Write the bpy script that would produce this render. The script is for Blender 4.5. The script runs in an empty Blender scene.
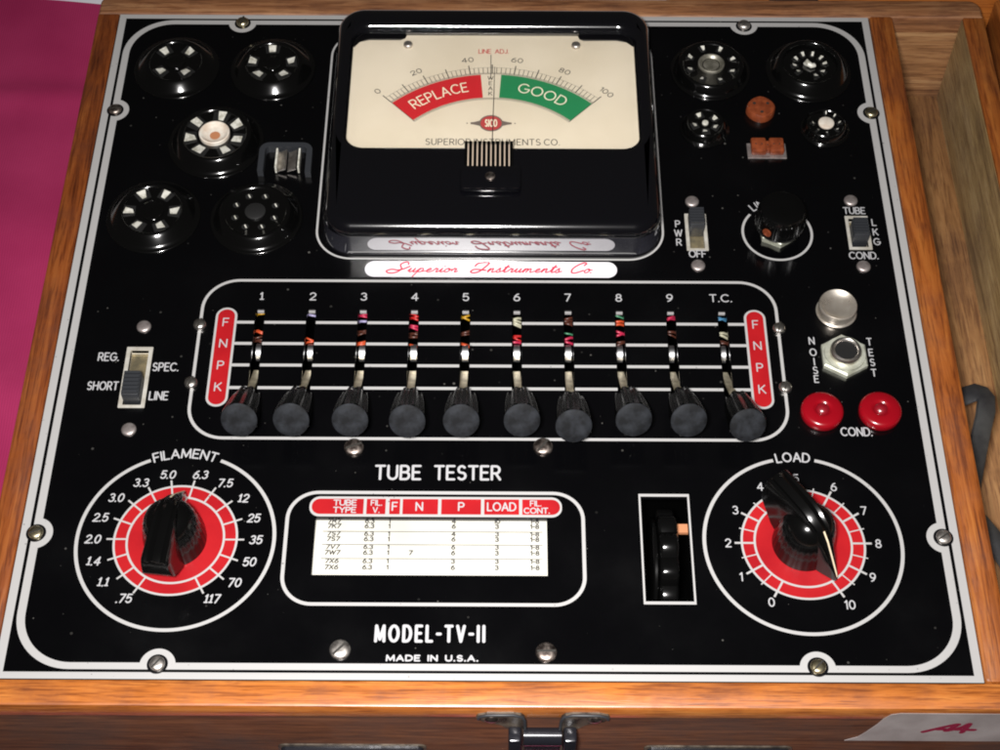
import bpy, math, random
from math import sin, cos, pi, radians, sqrt, atan2
from mathutils import Vector, Matrix
random.seed(7)
S = 0.01                      # all numbers below are centimetres
C = bpy.context.scene.collection
WLOC = {}

# ------------------------------------------------------------------ materials
def mat(name, col=(.5, .5, .5), rough=.5, metal=0., spec=.5, coat=0., ior=1.5):
    m = bpy.data.materials.new(name); m.use_nodes = True
    b = m.node_tree.nodes['Principled BSDF']
    b.inputs['Base Color'].default_value = (*col, 1)
    b.inputs['Roughness'].default_value = rough
    b.inputs['Metallic'].default_value = metal
    b.inputs['Specular IOR Level'].default_value = spec
    b.inputs['Coat Weight'].default_value = coat
    b.inputs['Coat Roughness'].default_value = .05
    b.inputs['IOR'].default_value = ior
    return m
def nd(m, t, **kw):
    n = m.node_tree.nodes.new(t)
    for k, v in kw.items(): setattr(n, k, v)
    return n
def lk(m, a, b): m.node_tree.links.new(a, b)
def bsdf(m): return m.node_tree.nodes['Principled BSDF']
def ramp(m, stops):
    r = nd(m, 'ShaderNodeValToRGB'); e = r.color_ramp.elements
    while len(e) < len(stops): e.new(.5)
    for i, (p, c) in enumerate(stops):
        e[i].position = p; e[i].color = (*c, 1) if len(c) == 3 else c
    return r
def coords(m, scale=(1, 1, 1)):
    t = nd(m, 'ShaderNodeTexCoord'); mp = nd(m, 'ShaderNodeMapping')
    mp.inputs['Scale'].default_value = scale
    lk(m, t.outputs['Object'], mp.inputs['Vector']); return mp.outputs['Vector']
def noise(m, vec, scale, detail=4, rough=.55, dist=0.):
    n = nd(m, 'ShaderNodeTexNoise'); n.inputs['Scale'].default_value = scale
    n.inputs['Detail'].default_value = detail; n.inputs['Roughness'].default_value = rough
    n.inputs['Distortion'].default_value = dist
    lk(m, vec, n.inputs['Vector']); return n.outputs['Fac']
def bump(m, h, strength=.3, dist=.0003):
    b = nd(m, 'ShaderNodeBump'); b.inputs['Strength'].default_value = strength
    b.inputs['Distance'].default_value = dist
    lk(m, h, b.inputs['Height']); lk(m, b.outputs['Normal'], bsdf(m).inputs['Normal'])
def dusty(m, base, dust, thr=.045, cell=150, amount=.8, blotch=True):
    """tiny specks of dust with shapes of their own + faint worn blotches"""
    v = coords(m)
    w = noise(m, v, 300, 2)
    vo = nd(m, 'ShaderNodeTexVoronoi'); vo.inputs['Scale'].default_value = cell
    lk(m, v, vo.inputs['Vector'])
    # radius of each speck varies with the random colour of its cell
    sep = nd(m, 'ShaderNodeSeparateColor'); lk(m, vo.outputs['Color'], sep.inputs[0])
    pw = nd(m, 'ShaderNodeMath', operation='POWER'); lk(m, sep.outputs[0], pw.inputs[0]); pw.inputs[1].default_value = 5
    mu = nd(m, 'ShaderNodeMath', operation='MULTIPLY'); lk(m, pw.outputs[0], mu.inputs[0]); mu.inputs[1].default_value = thr
    lt = nd(m, 'ShaderNodeMath', operation='LESS_THAN'); lk(m, vo.outputs['Distance'], lt.inputs[0]); lk(m, mu.outputs[0], lt.inputs[1])
    am = nd(m, 'ShaderNodeMath', operation='MULTIPLY'); lk(m, lt.outputs[0], am.inputs[0])
    mu2 = nd(m, 'ShaderNodeMath', operation='MULTIPLY'); lk(m, sep.outputs[1], mu2.inputs[0]); mu2.inputs[1].default_value = amount
    lk(m, mu2.outputs[0], am.inputs[1])
    mx = nd(m, 'ShaderNodeMix', data_type='RGBA')
    mx.inputs['A'].default_value = (*base, 1); mx.inputs['B'].default_value = (*dust, 1)
    lk(m, am.outputs[0], mx.inputs['Factor']); lk(m, mx.outputs['Result'], bsdf(m).inputs['Base Color'])
    if blotch:
        r = ramp(m, [(.35, (.12,)*3), (.7, (.30,)*3)]); lk(m, noise(m, v, 22, 5), r.inputs[0])
        lk(m, r.outputs[0], bsdf(m).inputs['Roughness'])

def wood(name, dark, mid, light, axis, rough=.35, seed=0., coat=.4, scale=1.):
    m = mat(name, mid, rough, coat=coat)
    m.node_tree.nodes['Principled BSDF'].inputs['Coat Roughness'].default_value = .25
    s = [120., 120., 120.]; s['xyz'.index(axis)] = 9.
    s = [q*scale for q in s]
    t = nd(m, 'ShaderNodeTexCoord'); mp = nd(m, 'ShaderNodeMapping')
    mp.inputs['Location'].default_value = (seed, seed*1.7, seed*.6)
    mp.inputs['Scale'].default_value = s; lk(m, t.outputs['Object'], mp.inputs['Vector'])
    v = mp.outputs['Vector']
    n1 = noise(m, v, 1.1, 8, .68, 1.6); n2 = noise(m, v, 3.2, 5, .7, .3); n3 = noise(m, coords(m), 30, 5, .65)
    mp2 = nd(m, 'ShaderNodeMapping'); s2 = [800., 800., 800.]; s2['xyz'.index(axis)] = 38.
    mp2.inputs['Scale'].default_value = s2; mp2.inputs['Rotation'].default_value = (0, 0, .07); lk(m, t.outputs['Object'], mp2.inputs['Vector'])
    n4 = noise(m, mp2.outputs['Vector'], 1.6, 3, .6, .2)
    r = ramp(m, [(.30, dark), (.5, mid), (.70, light)]); lk(m, n1, r.inputs[0])
    r2 = ramp(m, [(.38, (.40, .30, .25)), (.50, (1, 1, 1))]); lk(m, n4, r2.inputs[0])
    mx = nd(m, 'ShaderNodeMix', data_type='RGBA', blend_type='MULTIPLY'); mx.inputs['Factor'].default_value = .7
    lk(m, r.outputs[0], mx.inputs['A']); lk(m, r2.outputs[0], mx.inputs['B'])
    r3 = ramp(m, [(.36, (.45, .36, .30)), (.52, (1, 1, 1))]); lk(m, n3, r3.inputs[0])
    m2 = nd(m, 'ShaderNodeMix', data_type='RGBA', blend_type='MULTIPLY'); m2.inputs['Factor'].default_value = .5
    lk(m, mx.outputs['Result'], m2.inputs['A']); lk(m, r3.outputs[0], m2.inputs['B'])
    rr_ = ramp(m, [(.35, (rough+.25,)*3), (.6, (rough,)*3)]); lk(m, n3, rr_.inputs[0]); lk(m, rr_.outputs[0], bsdf(m).inputs['Roughness'])
    n2 = n4
    lk(m, m2.outputs['Result'], bsdf(m).inputs['Base Color'])
    bump(m, n2, .35, .0002)
    return m
def worn(m, c1, c2, scale=60, lo=.35, hi=.65, r=None):
    v = coords(m); n = noise(m, v, scale, 5)
    rp = ramp(m, [(lo, c1), (hi, c2)]); lk(m, n, rp.inputs[0]); lk(m, rp.outputs[0], bsdf(m).inputs['Base Color'])
    if r:
        r2 = ramp(m, [(lo, (r[0],)*3), (hi, (r[1],)*3)]); lk(m, n, r2.inputs[0]); lk(m, r2.outputs[0], bsdf(m).inputs['Roughness'])
    return m

M = {}
M['panel'] = mat('black enamel panel', (.003, .003, .0035), .2, spec=.4)
dusty(M['panel'], (.0012, .0012, .0015), (.35, .34, .31), thr=.15, cell=285, amount=.20)
M['case'] = mat('black gloss meter case', (.0015, .0015, .002), .11, spec=.5, coat=1., ior=1.9)
dusty(M['case'], (.002, .002, .003), (.3, .3, .28), thr=.05, cell=120, amount=.3, blotch=False)
M['case_front'] = mat('polished front of meter case', (.02, .02, .026), .03, spec=.5, coat=1., ior=3.0)
M['bakelite'] = mat('black bakelite', (.0015, .0015, .0015), .14, spec=.5, coat=.6, ior=1.6)
M['bakelite_hole'] = mat('dark socket recess', (.012, .012, .012), .45)
M['knob'] = mat('black moulded knob', (.002, .002, .002), .17, spec=.35, coat=0)
M['knobside'] = mat('fluted black knob', (.0015, .0015, .0015), .2, spec=.35)
M['capdust'] = worn(mat('dusty knob end', (.05, .05, .06), .75, spec=.25), (.0025, .003, .004), (.015, .017, .021), 260, .36, .66)
M['white'] = worn(mat('silver white print', (.6, .6, .6), .45), (.33, .325, .32), (.43, .425, .42), 55)
dusty(M['white'], (.37, .365, .36), (.06, .06, .06), thr=.20, cell=520, amount=.75, blotch=False)
M['white2'] = mat('white lettering', (.37, .37, .38), .5)
M['blackpaint'] = mat('black print', (.003, .003, .004), .25)
M['red'] = worn(mat('red print', (.6, .01, .01), .4), (.28, .004, .008), (.37, .008, .011), 40)
M['pill'] = worn(mat('white badge', (.75, .73, .76), .35), (.62, .60, .64), (.74, .72, .75), 60)
M['scriptred'] = mat('crimson script', (.55, .01, .05), .5)
M['cream'] = worn(mat('cream meter dial', (.8, .72, .55), .55), (.64, .56, .42), (.74, .66, .52), 22, .3, .7)
M['dialred'] = mat('meter red', (.52, .016, .022), .5)
M['green'] = mat('meter green', (.016, .21, .075), .5)
M['ink'] = mat('meter black ink', (.03, .03, .03), .5)
M['inkgrey'] = mat('faded ink', (.03, .027, .022), .6)
M['inkred'] = mat('meter red ink', (.5, .05, .05), .5)
M['dialpale'] = mat('pale dial lettering', (.80, .74, .55), .5)
M['logo'] = mat('logo red', (.42, .05, .05), .5)
M['rimgrey'] = mat('logo grey', (.15, .12, .10), .5)
M['needle'] = mat('needle', (.02, .02, .02), .4)
M['interior'] = mat('meter interior', (.09, .085, .08), .5)
M['steel'] = worn(mat('worn nickel', (.6, .57, .54), .32, 1.), (.5, .46, .43), (.72, .68, .63), 500, r=(.38, .5))
M['steeldark'] = worn(mat('tarnished screw', (.4, .33, .3), .4, 1.), (.22, .17, .15), (.42, .36, .32), 500, r=(.3, .5))
M['rivet'] = worn(mat('satin rivet', (.5, .45, .43), .45, .8), (.34, .29, .28), (.52, .47, .45), 400)
M['brassy'] = worn(mat('brass screw', (.6, .5, .32), .35, 1.), (.42, .35, .2), (.66, .6, .42), 500)
M['slot'] = mat('screw slot', (.02, .018, .015), .6)
M['chrome'] = worn(mat('chrome', (.75, .72, .7), .34, 1.), (.62, .57, .5), (.78, .75, .72), 160)
M['button'] = worn(mat('bright pressed button', (.8, .75, .68), .5, .85), (.78, .69, .58), (.92, .86, .76), 120, r=(.26, .38))
M['nut'] = worn(mat('plated nut', (.6, .62, .5), .45, .55), (.42, .43, .34), (.66, .68, .58), 220)
M['contact'] = worn(mat('socket contact', (.7, .7, .62), .5, .15), (.42, .41, .34), (.72, .71, .64), 420, .36, .56)
M['ivory'] = worn(mat('ivory hub', (.7, .64, .54), .5), (.55, .45, .36), (.75, .72, .64), 180)
M['bone'] = mat('orange brown bracket', (.45, .19, .09), .5)
M['greyhub'] = worn(mat('grey centre', (.3, .29, .24), .4, .7), (.2, .19, .15), (.4, .38, .32), 300)
M['orange'] = worn(mat('orange brown phenolic', (.3, .06, .02), .4), (.13, .027, .009), (.22, .050, .016), 420)
M['redjewel'] = mat('red jack', (.23, .002, .007), .24, coat=.25)
M['redjeweld'] = mat('red jack dimple', (.2, .003, .010), .3, spec=1., coat=1.)
bsdf(M['redjeweld']).inputs['Coat Roughness'].default_value = .22
M['glint'] = mat('white metal tip', (.4, .39, .39), .4, .2)  # pale colour stands for light on the slot's metal edge
M['framegrey'] = worn(mat('pale switch frame', (.6, .58, .5), .45, .4), (.50, .47, .40), (.68, .66, .6), 200)
M['brassplate'] = worn(mat('brass plate', (.5, .4, .22), .4, .8), (.22, .2, .14), (.55, .45, .26), 160)
M['slider'] = mat('grey black slider', (.022, .024, .028), .5)
M['dark'] = mat('dark inside', (.0006, .0006, .0006), .9, spec=0)  # shade of the cavity put into the colour
M['rubber'] = worn(mat('grey rubber', (.12, .12, .12), .6), (.010, .010, .012), (.045, .046, .045), 60)
M['strip'] = worn(mat('brass lever strip', (.6, .52, .36), .38, .75), (.42, .36, .24), (.75, .68, .5), 300)
M['arc'] = mat('bright steel spring', (.45, .45, .46), .42, 1.)
M['paper'] = worn(mat('chart paper', (.75, .74, .67), .6), (.44, .435, .39), (.54, .53, .475), 40)
M['tape'] = worn(mat('masking tape', (.4, .36, .34), .7), (.22, .19, .185), (.31, .275, .27), 60)
M['tapered'] = mat('red marker', (.20, .004, .03), .6)
M['latch'] = worn(mat('old latch metal', (.1, .08, .06), .5, .35), (.03, .024, .02), (.12, .095, .07), 220, r=(.25, .55))
M['latchblk'] = mat('black latch bar', (.012, .012, .016), .22, .3)
M['ribgap'] = mat('beige metal under ribs', (.50, .40, .31), .5)
M['cream_line'] = mat('cream pointer line', (.72, .6, .42), .5)
WR = ((.14, .038, .006), (.36, .115, .018), (.52, .20, .040))
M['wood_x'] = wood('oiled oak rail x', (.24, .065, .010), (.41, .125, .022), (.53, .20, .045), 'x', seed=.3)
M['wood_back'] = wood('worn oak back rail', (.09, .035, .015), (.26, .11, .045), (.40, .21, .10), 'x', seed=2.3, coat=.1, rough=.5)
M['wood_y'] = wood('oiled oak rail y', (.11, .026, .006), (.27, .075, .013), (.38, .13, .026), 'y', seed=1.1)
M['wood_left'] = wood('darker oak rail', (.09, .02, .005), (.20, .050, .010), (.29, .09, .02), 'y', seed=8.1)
M['wood_front'] = wood('dark oak front', (.035, .010, .004), (.080, .025, .009), (.125, .045, .018), 'x', seed=4.2, coat=0, rough=.65)
M['wood_floor'] = wood('compartment floor', (.11, .046, .014), (.24, .115, .040), (.33, .18, .07), 'y', seed=5.2, coat=0, rough=.6)
M['wood_wall'] = wood('raw compartment wall', (.19, .115, .042), (.36, .235, .095), (.47, .33, .16), 'y', seed=6.7, coat=0, rough=.65, scale=.6)
M['wood_end'] = wood('compartment end wall', (.14, .060, .022), (.31, .15, .06), (.42, .24, .11), 'x', seed=3.7, coat=0, rough=.6)
M['bakelite_knurl'] = M['knob']

# glass for the meter window: thin pane, transparent with fresnel gloss
g = bpy.data.materials.new('window glass'); g.use_nodes = True; M['glass'] = g
nt = g.node_tree; nt.nodes.remove(nt.nodes['Principled BSDF'])
tr = nt.nodes.new('ShaderNodeBsdfTransparent'); gl = nt.nodes.new('ShaderNodeBsdfGlossy'); gl.inputs['Roughness'].default_value = .02
fr = nt.nodes.new('ShaderNodeFresnel'); fr.inputs['IOR'].default_value = 1.3; ms = nt.nodes.new('ShaderNodeMixShader')
nt.links.new(fr.outputs[0], ms.inputs[0]); nt.links.new(tr.outputs[0], ms.inputs[1]); nt.links.new(gl.outputs[0], ms.inputs[2])
nt.links.new(ms.outputs[0], nt.nodes['Material Output'].inputs['Surface'])

# cloth
mc = mat('magenta cotton', (.25, .02, .09), .85, spec=.15); M['cloth'] = mc
v = coords(mc); n = noise(mc, v, 14, 4)
r = ramp(mc, [(.3, (.33, .020, .088)), (.7, (.43, .036, .125))]); lk(mc, n, r.inputs[0]); lk(mc, r.outputs[0], bsdf(mc).inputs['Base Color'])
wv = nd(mc, 'ShaderNodeTexWave'); wv.inputs['Scale'].default_value = 260; lk(mc, v, wv.inputs['Vector']); wv.inputs['Distortion'].default_value = 2
bump(mc, wv.outputs['Fac'], .3, .0004)
M['whitecloth'] = mat('white sheet', (.85, .85, .90), .85)

# ------------------------------------------------------------------ mesh builder
class MB:
    def __init__(s): s.v = []; s.f = []; s.m = []; s.cur = 0
    def vert(s, p): s.v.append((p[0]*S, p[1]*S, p[2]*S)); return len(s.v)-1
    def face(s, idx): s.f.append(tuple(idx)); s.m.append(s.cur)
    def poly(s, pts, z=None):
        s.face([s.vert((p[0], p[1], z) if z is not None else p) for p in pts])
    def loft(s, loops, cap0=True, cap1=True, closed=True):
        ids = [[s.vert(p) for p in L] for L in loops]; n = len(ids[0])
        for a, b in zip(ids, ids[1:]):
            for i in range(n if closed else n-1):
                j = (i+1) % n; s.face((a[i], a[j], b[j], b[i]))
        if cap0: s.face(ids[0][::-1])
        if cap1: s.face(ids[-1])
        return s
    def ring(s, po, pi_, z):
        a = [s.vert((p[0], p[1], z)) for p in po]; b = [s.vert((p[0], p[1], z)) for p in pi_]; n = len(a)
        for i in range(n): j = (i+1) % n; s.face((a[i], a[j], b[j], b[i]))
        return s
    def arc(s, cx, cy, r0, r1, z, a0=0, a1=360, n=64):
        full = abs(a1-a0) >= 359.9
        A = [radians(a0+(a1-a0)*i/n) for i in range(n+(0 if full else 1))]
        a = [s.vert((cx+r1*cos(t), cy+r1*sin(t), z)) for t in A]; b = [s.vert((cx+r0*cos(t), cy+r0*sin(t), z)) for t in A]
        k = len(A)
        for i in range(k if full else k-1): j = (i+1) % k; s.face((b[i], a[i], a[j], b[j]))
        return s
    def disc(s, cx, cy, r, z, n=32): s.face([s.vert((cx+r*cos(2*pi*i/n), cy+r*sin(2*pi*i/n), z)) for i in range(n)]); return s
    def box(s, x0, y0, z0, x1, y1, z1, b=0.):
        if b <= 0:
            s.loft([[(x0, y0, z), (x1, y0, z), (x1, y1, z), (x0, y1, z)] for z in (z0, z1)])
        else:
            def L(i, z): 
                return [(x, y, z) for x, y in rrect(x0+i, y0+i, x1-i, y1-i, max(b-i, .0001)+b*.2, 2)]
            s.loft([L(b, z0), L(b*.3, z0+b*.3), L(0, z0+b), L(0, z1-b), L(b*.3, z1-b*.3), L(b, z1)])
        return s
    def lathe(s, prof, cx=0, cy=0, n=48, flute=None, cap0=True, cap1=True):
        L = []
        for k, (r, z) in enumerate(prof):
            row = []
            for i in range(n):
                t = 2*pi*i/n; rr = r*(flute(t, k) if flute else 1)
                row.append((cx+rr*cos(t), cy+rr*sin(t), z))
            L.append(row)
        return s.loft(L, cap0, cap1)
    def tube(s, path, r, n=8):
        L = []
        path = [Vector(p) for p in path]
        for i, p in enumerate(path):
            d = (path[min(i+1, len(path)-1)]-path[max(i-1, 0)]).normalized()
            u = d.orthogonal().normalized() if i == 0 else (pu-d*pu.dot(d)).normalized()
            pu = u; w = d.cross(u); rr = r[i] if isinstance(r, (list, tuple)) else r
            L.append([tuple(p+u*rr*cos(2*pi*k/n)+w*rr*sin(2*pi*k/n)) for k in range(n)])
        return s.loft(L)
    def stroke(s, pts, w, z, lev=0, caps=True):
        """flat ribbon with round joints; every piece lies a few micrometres above the last"""
        dz = .0004
        pts = [p for i, p in enumerate(pts) if i == 0 or (abs(p[0]-pts[i-1][0])+abs(p[1]-pts[i-1][1])) > 1e-5]
        for i in range(len(pts)-1):
            (x0, y0), (x1, y1) = pts[i], pts[i+1]; d = sqrt((x1-x0)**2+(y1-y0)**2); nx, ny = -(y1-y0)/d*w/2, (x1-x0)/d*w/2
            zz = z+dz*(lev % 12); lev += 1
            s.face([s.vert(q) for q in ((x0-nx, y0-ny, zz), (x1-nx, y1-ny, zz), (x1+nx, y1+ny, zz), (x0+nx, y0+ny, zz))])
        for i, p in enumerate(pts):
            if not caps and i in (0, len(pts)-1): continue
            zz = z+dz*(lev % 12+.5); lev += 1
            s.face([s.vert((p[0]+w/2*cos(2*pi*k/10), p[1]+w/2*sin(2*pi*k/10), zz)) for k in range(10)])
        return lev
    def xf(s, start, mtx):
        for i in range(start, len(s.v)): s.v[i] = tuple(mtx @ Vector(s.v[i]))
    def build(s, name, mats, parent=None, loc=(0, 0, 0), smooth=None, label=None, kind=None):
        me = bpy.data.meshes.new(name); me.from_pydata(s.v, [], s.f)
        if not isinstance(mats, (list, tuple)): mats = [mats]
        for q in mats: me.materials.append(M[q] if isinstance(q, str) else q)
        for p, mi in zip(me.polygons, s.m): p.material_index = mi
        import bmesh
        b = bmesh.new(); b.from_mesh(me)
        flat = all(abs(v[2]-s.v[0][2]) < 2e-4*S*100 for v in s.v) if s.v else False
        if smooth is not None: bmesh.ops.recalc_face_normals(b, faces=b.faces)
        b.to_mesh(me); b.free()
        if smooth is not None:
            me.shade_smooth(); me.set_sharp_from_angle(angle=radians(smooth))
        o = bpy.data.objects.new(name, me)
        place(o, parent, loc)
        if label: o['label'] = label
        if kind: o['kind'] = kind
        return o
def place(o, parent, loc):
    """loc is in world centimetres; parents never rotate before their children are placed"""
    C.objects.link(o)
    w = Vector(loc)*S; WLOC[o.name] = w
    if parent: o.parent = parent; o.location = w-WLOC[parent.name]
    else: o.location = w
def copy_tree(o, parent, dloc=None):
    c = o.copy(); C.objects.link(c); c.parent = parent
    if dloc is not None: c.location = dloc
    WLOC[c.name] = (WLOC[parent.name] if parent else Vector((0, 0, 0)))+c.location
    for ch in list(o.children): copy_tree(ch, c)
    return c
def copy_at(o, parent, loc, label=None):
    c = copy_tree(o, parent, Vector(loc)*S-WLOC[parent.name])
    if label: c['label'] = label
    return c

def rrect(x0, y0, x1, y1, r, n=8):
    rs = r if isinstance(r, (list, tuple)) else (r,)*4      # BL, BR, TR, TL
    P = []
    for (cx, cy, a, q) in ((x0, y0, 180, rs[0]), (x1, y0, 270, rs[1]), (x1, y1, 0, rs[2]), (x0, y1, 90, rs[3])):
        ox = cx+q if cx == x0 else cx-q; oy = cy+q if cy == y0 else cy-q
        for i in range(n+1):
            t = radians(a+90*i/n); P.append((ox+q*cos(t), oy+q*sin(t)))
    return P
def rring(mb, x0, y0, x1, y1, r, w, z, n=10):
    ri = [max(q-w, .01) for q in (r if isinstance(r, (list, tuple)) else (r,)*4)]
    mb.ring(rrect(x0, y0, x1, y1, r, n), rrect(x0+w, y0+w, x1-w, y1-w, ri, n), z)

# ------------------------------------------------------------------ stroke lettering
def E(cx, cy, rx, ry, a0, a1, n=8):
    return [(cx+rx*cos(radians(a0+(a1-a0)*i/n)), cy+ry*sin(radians(a0+(a1-a0)*i/n))) for i in range(n+1)]
G = {
 'A': (.75, [[(0, 0), (.375, 1), (.75, 0)], [(.13, .34), (.62, .34)]]),
 'B': (.62, [[(0, 0), (0, 1), (.34, 1)]+E(.34, .76, .23, .24, 90, -90)+[(0, .52)], [(.34, .52)]+E(.36, .26, .26, .26, 90, -90)+[(0, 0)]]),
 'C': (.76, [E(.44, .5, .44, .5, 48, 312, 14)]),
 'D': (.72, [[(0, 0), (0, 1), (.28, 1)]+E(.28, .5, .44, .5, 90, -90, 12)+[(0, 0)]]),
 'E': (.54, [[(.54, 1), (0, 1), (0, 0), (.54, 0)], [(0, .52), (.46, .52)]]),
 'F': (.52, [[(.52, 1), (0, 1), (0, 0)], [(0, .5), (.44, .5)]]),
 'G': (.84, [E(.44, .5, .44, .5, 48, 340, 16)+[(.86, .46), (.5, .46)]]),
 'H': (.7, [[(0, 0), (0, 1)], [(.7, 0), (.7, 1)], [(0, .52), (.7, .52)]]),
 'I': (0, [[(0, 0), (0, 1)]]),
 'J': (.42, [[(.42, 1), (.42, .25)]+E(.21, .22, .21, .22, 0, -160)]),
 'K': (.62, [[(0, 0), (0, 1)], [(.6, 1), (0, .4)], [(.2, .6), (.64, 0)]]),
 'L': (.5, [[(0, 1), (0, 0), (.5, 0)]]),
 'M': (.86, [[(0, 0), (.04, 1), (.43, .12), (.82, 1), (.86, 0)]]),
 'N': (.7, [[(0, 0), (0, 1), (.7, 0), (.7, 1)]]),
 'O': (.88, [E(.44, .5, .44, .5, 0, 360, 20)]),
 'P': (.58, [[(0, 0), (0, 1), (.32, 1)]+E(.32, .73, .26, .27, 90, -90)+[(0, .46)]]),
 'R': (.62, [[(0, 0), (0, 1), (.32, 1)]+E(.32, .73, .26, .27, 90, -90)+[(0, .46)], [(.3, .46), (.62, 0)]]),
 'S': (.58, [E(.3, .74, .25, .26, 35, 230, 10)+[(.3, .5)]+E(.3, .26, .28, .26, 62, -145, 12)]),
 'T': (.64, [[(0, 1), (.64, 1)], [(.32, 1), (.32, 0)]]),
 'U': (.66, [[(0, 1), (0, .33)]+E(.33, .33, .33, .33, 180, 360, 10)+[(.66, 1)]]),
 'V': (.7, [[(0, 1), (.35, 0), (.7, 1)]]),
 'W': (1., [[(0, 1), (.25, 0), (.5, .95), (.75, 0), (1., 1)]]),
 'X': (.64, [[(0, 0), (.64, 1)], [(0, 1), (.64, 0)]]),
 'Y': (.66, [[(0, 1), (.33, .48), (.66, 1)], [(.33, .48), (.33, 0)]]),
 '0': (.6, [E(.3, .5, .3, .5, 0, 360, 18)]),
 '1': (.2, [[(0, .8), (.2, 1), (.2, 0)]]),
 '2': (.56, [E(.28, .72, .28, .28, 165, -30, 10)+[(0, 0), (.58, 0)]]),
 '3': (.56, [E(.27, .75, .25, .25, 150, -80, 10), E(.27, .27, .29, .27, 85, -150, 12)]),
 '4': (.62, [[(.46, 0), (.46, 1), (0, .3), (.64, .3)]]),
 '5': (.56, [[(.5, 1), (.08, 1), (.03, .52)]+E(.28, .32, .29, .32, 130, -150, 14)]),
 '6': (.58, [[(.48, .98), (.3, .9), (.1, .62), (.01, .34)], E(.3, .3, .29, .3, 0, 360, 16)]),
 '7': (.56, [[(0, 1), (.56, 1), (.18, 0)]]),
 '8': (.56, [E(.28, .75, .23, .24, 0, 360, 14), E(.28, .26, .28, .26, 0, 360, 16)]),
 '9': (.58, [E(.28, .7, .28, .3, 0, 360, 16), [(.57, .68), (.5, .4), (.3, .12), (.1, .02)]]),
 '.': (.04, [[(.0, 0), (.04, .03)]]), '-': (.3, [[(0, .48), (.3, .48)]]), ' ': (.4, []),
 '|': (.3, [[(0, .06), (.32, .06)], [(.0, .8), (.17, 1), (.17, .06)]]),      # 1 with a foot
}
def text(mb, s, x, y, h, w, z, align='c', ws=1., gap=.28, shear=0., rot=0., arc=None, fit=None):
    """x,y: baseline start/centre.  arc=(cx,cy,R,deg) sets the text round a circle"""
    adv = []; X = 0
    if fit:
        k = fit/(sum(G[c][0]*ws*h+gap*h for c in s)-gap*h); ws *= k; gap *= k
    for ch in s: adv.append(X); X += G[ch][0]*ws*h+gap*h
    W = X-gap*h; off = {'c': -W/2, 'l': 0, 'r': -W}[align]
    lev = 0
    for ch, a in zip(s, adv):
        gw, st = G[ch]
        for pl in st:
            P = []
            for (u, v_) in pl:
                if arc:
                    cx, cy, R, dg = arc; mid = a+off+gw*ws*h/2
                    th = radians(dg)-mid/R; lx = (u-gw/2)*ws*h+shear*v_*h; ly = v_*h
                    P.append((cx+(R+ly)*cos(th)+lx*sin(th), cy+(R+ly)*sin(th)-lx*cos(th)))
                else:
                    px, py = a+off+u*ws*h+shear*v_*h, v_*h
                    P.append((x+px*cos(rot)-py*sin(rot), y+px*sin(rot)+py*cos(rot)))
            lev = mb.stroke(P, w, z, lev)
    return W
def catmull(P, k=5):
    Q = []
    for i in range(len(P)-1):
        p0, p1, p2, p3 = P[max(i-1, 0)], P[i], P[i+1], P[min(i+2, len(P)-1)]
        for j in range(k):
            t = j/k
            Q.append(tuple(.5*(2*p1[a]+(p2[a]-p0[a])*t+(2*p0[a]-5*p1[a]+4*p2[a]-p3[a])*t*t+(3*p1[a]-p0[a]-3*p2[a]+p3[a])*t**3) for a in (0, 1)))
    return Q+[P[-1]]
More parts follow.
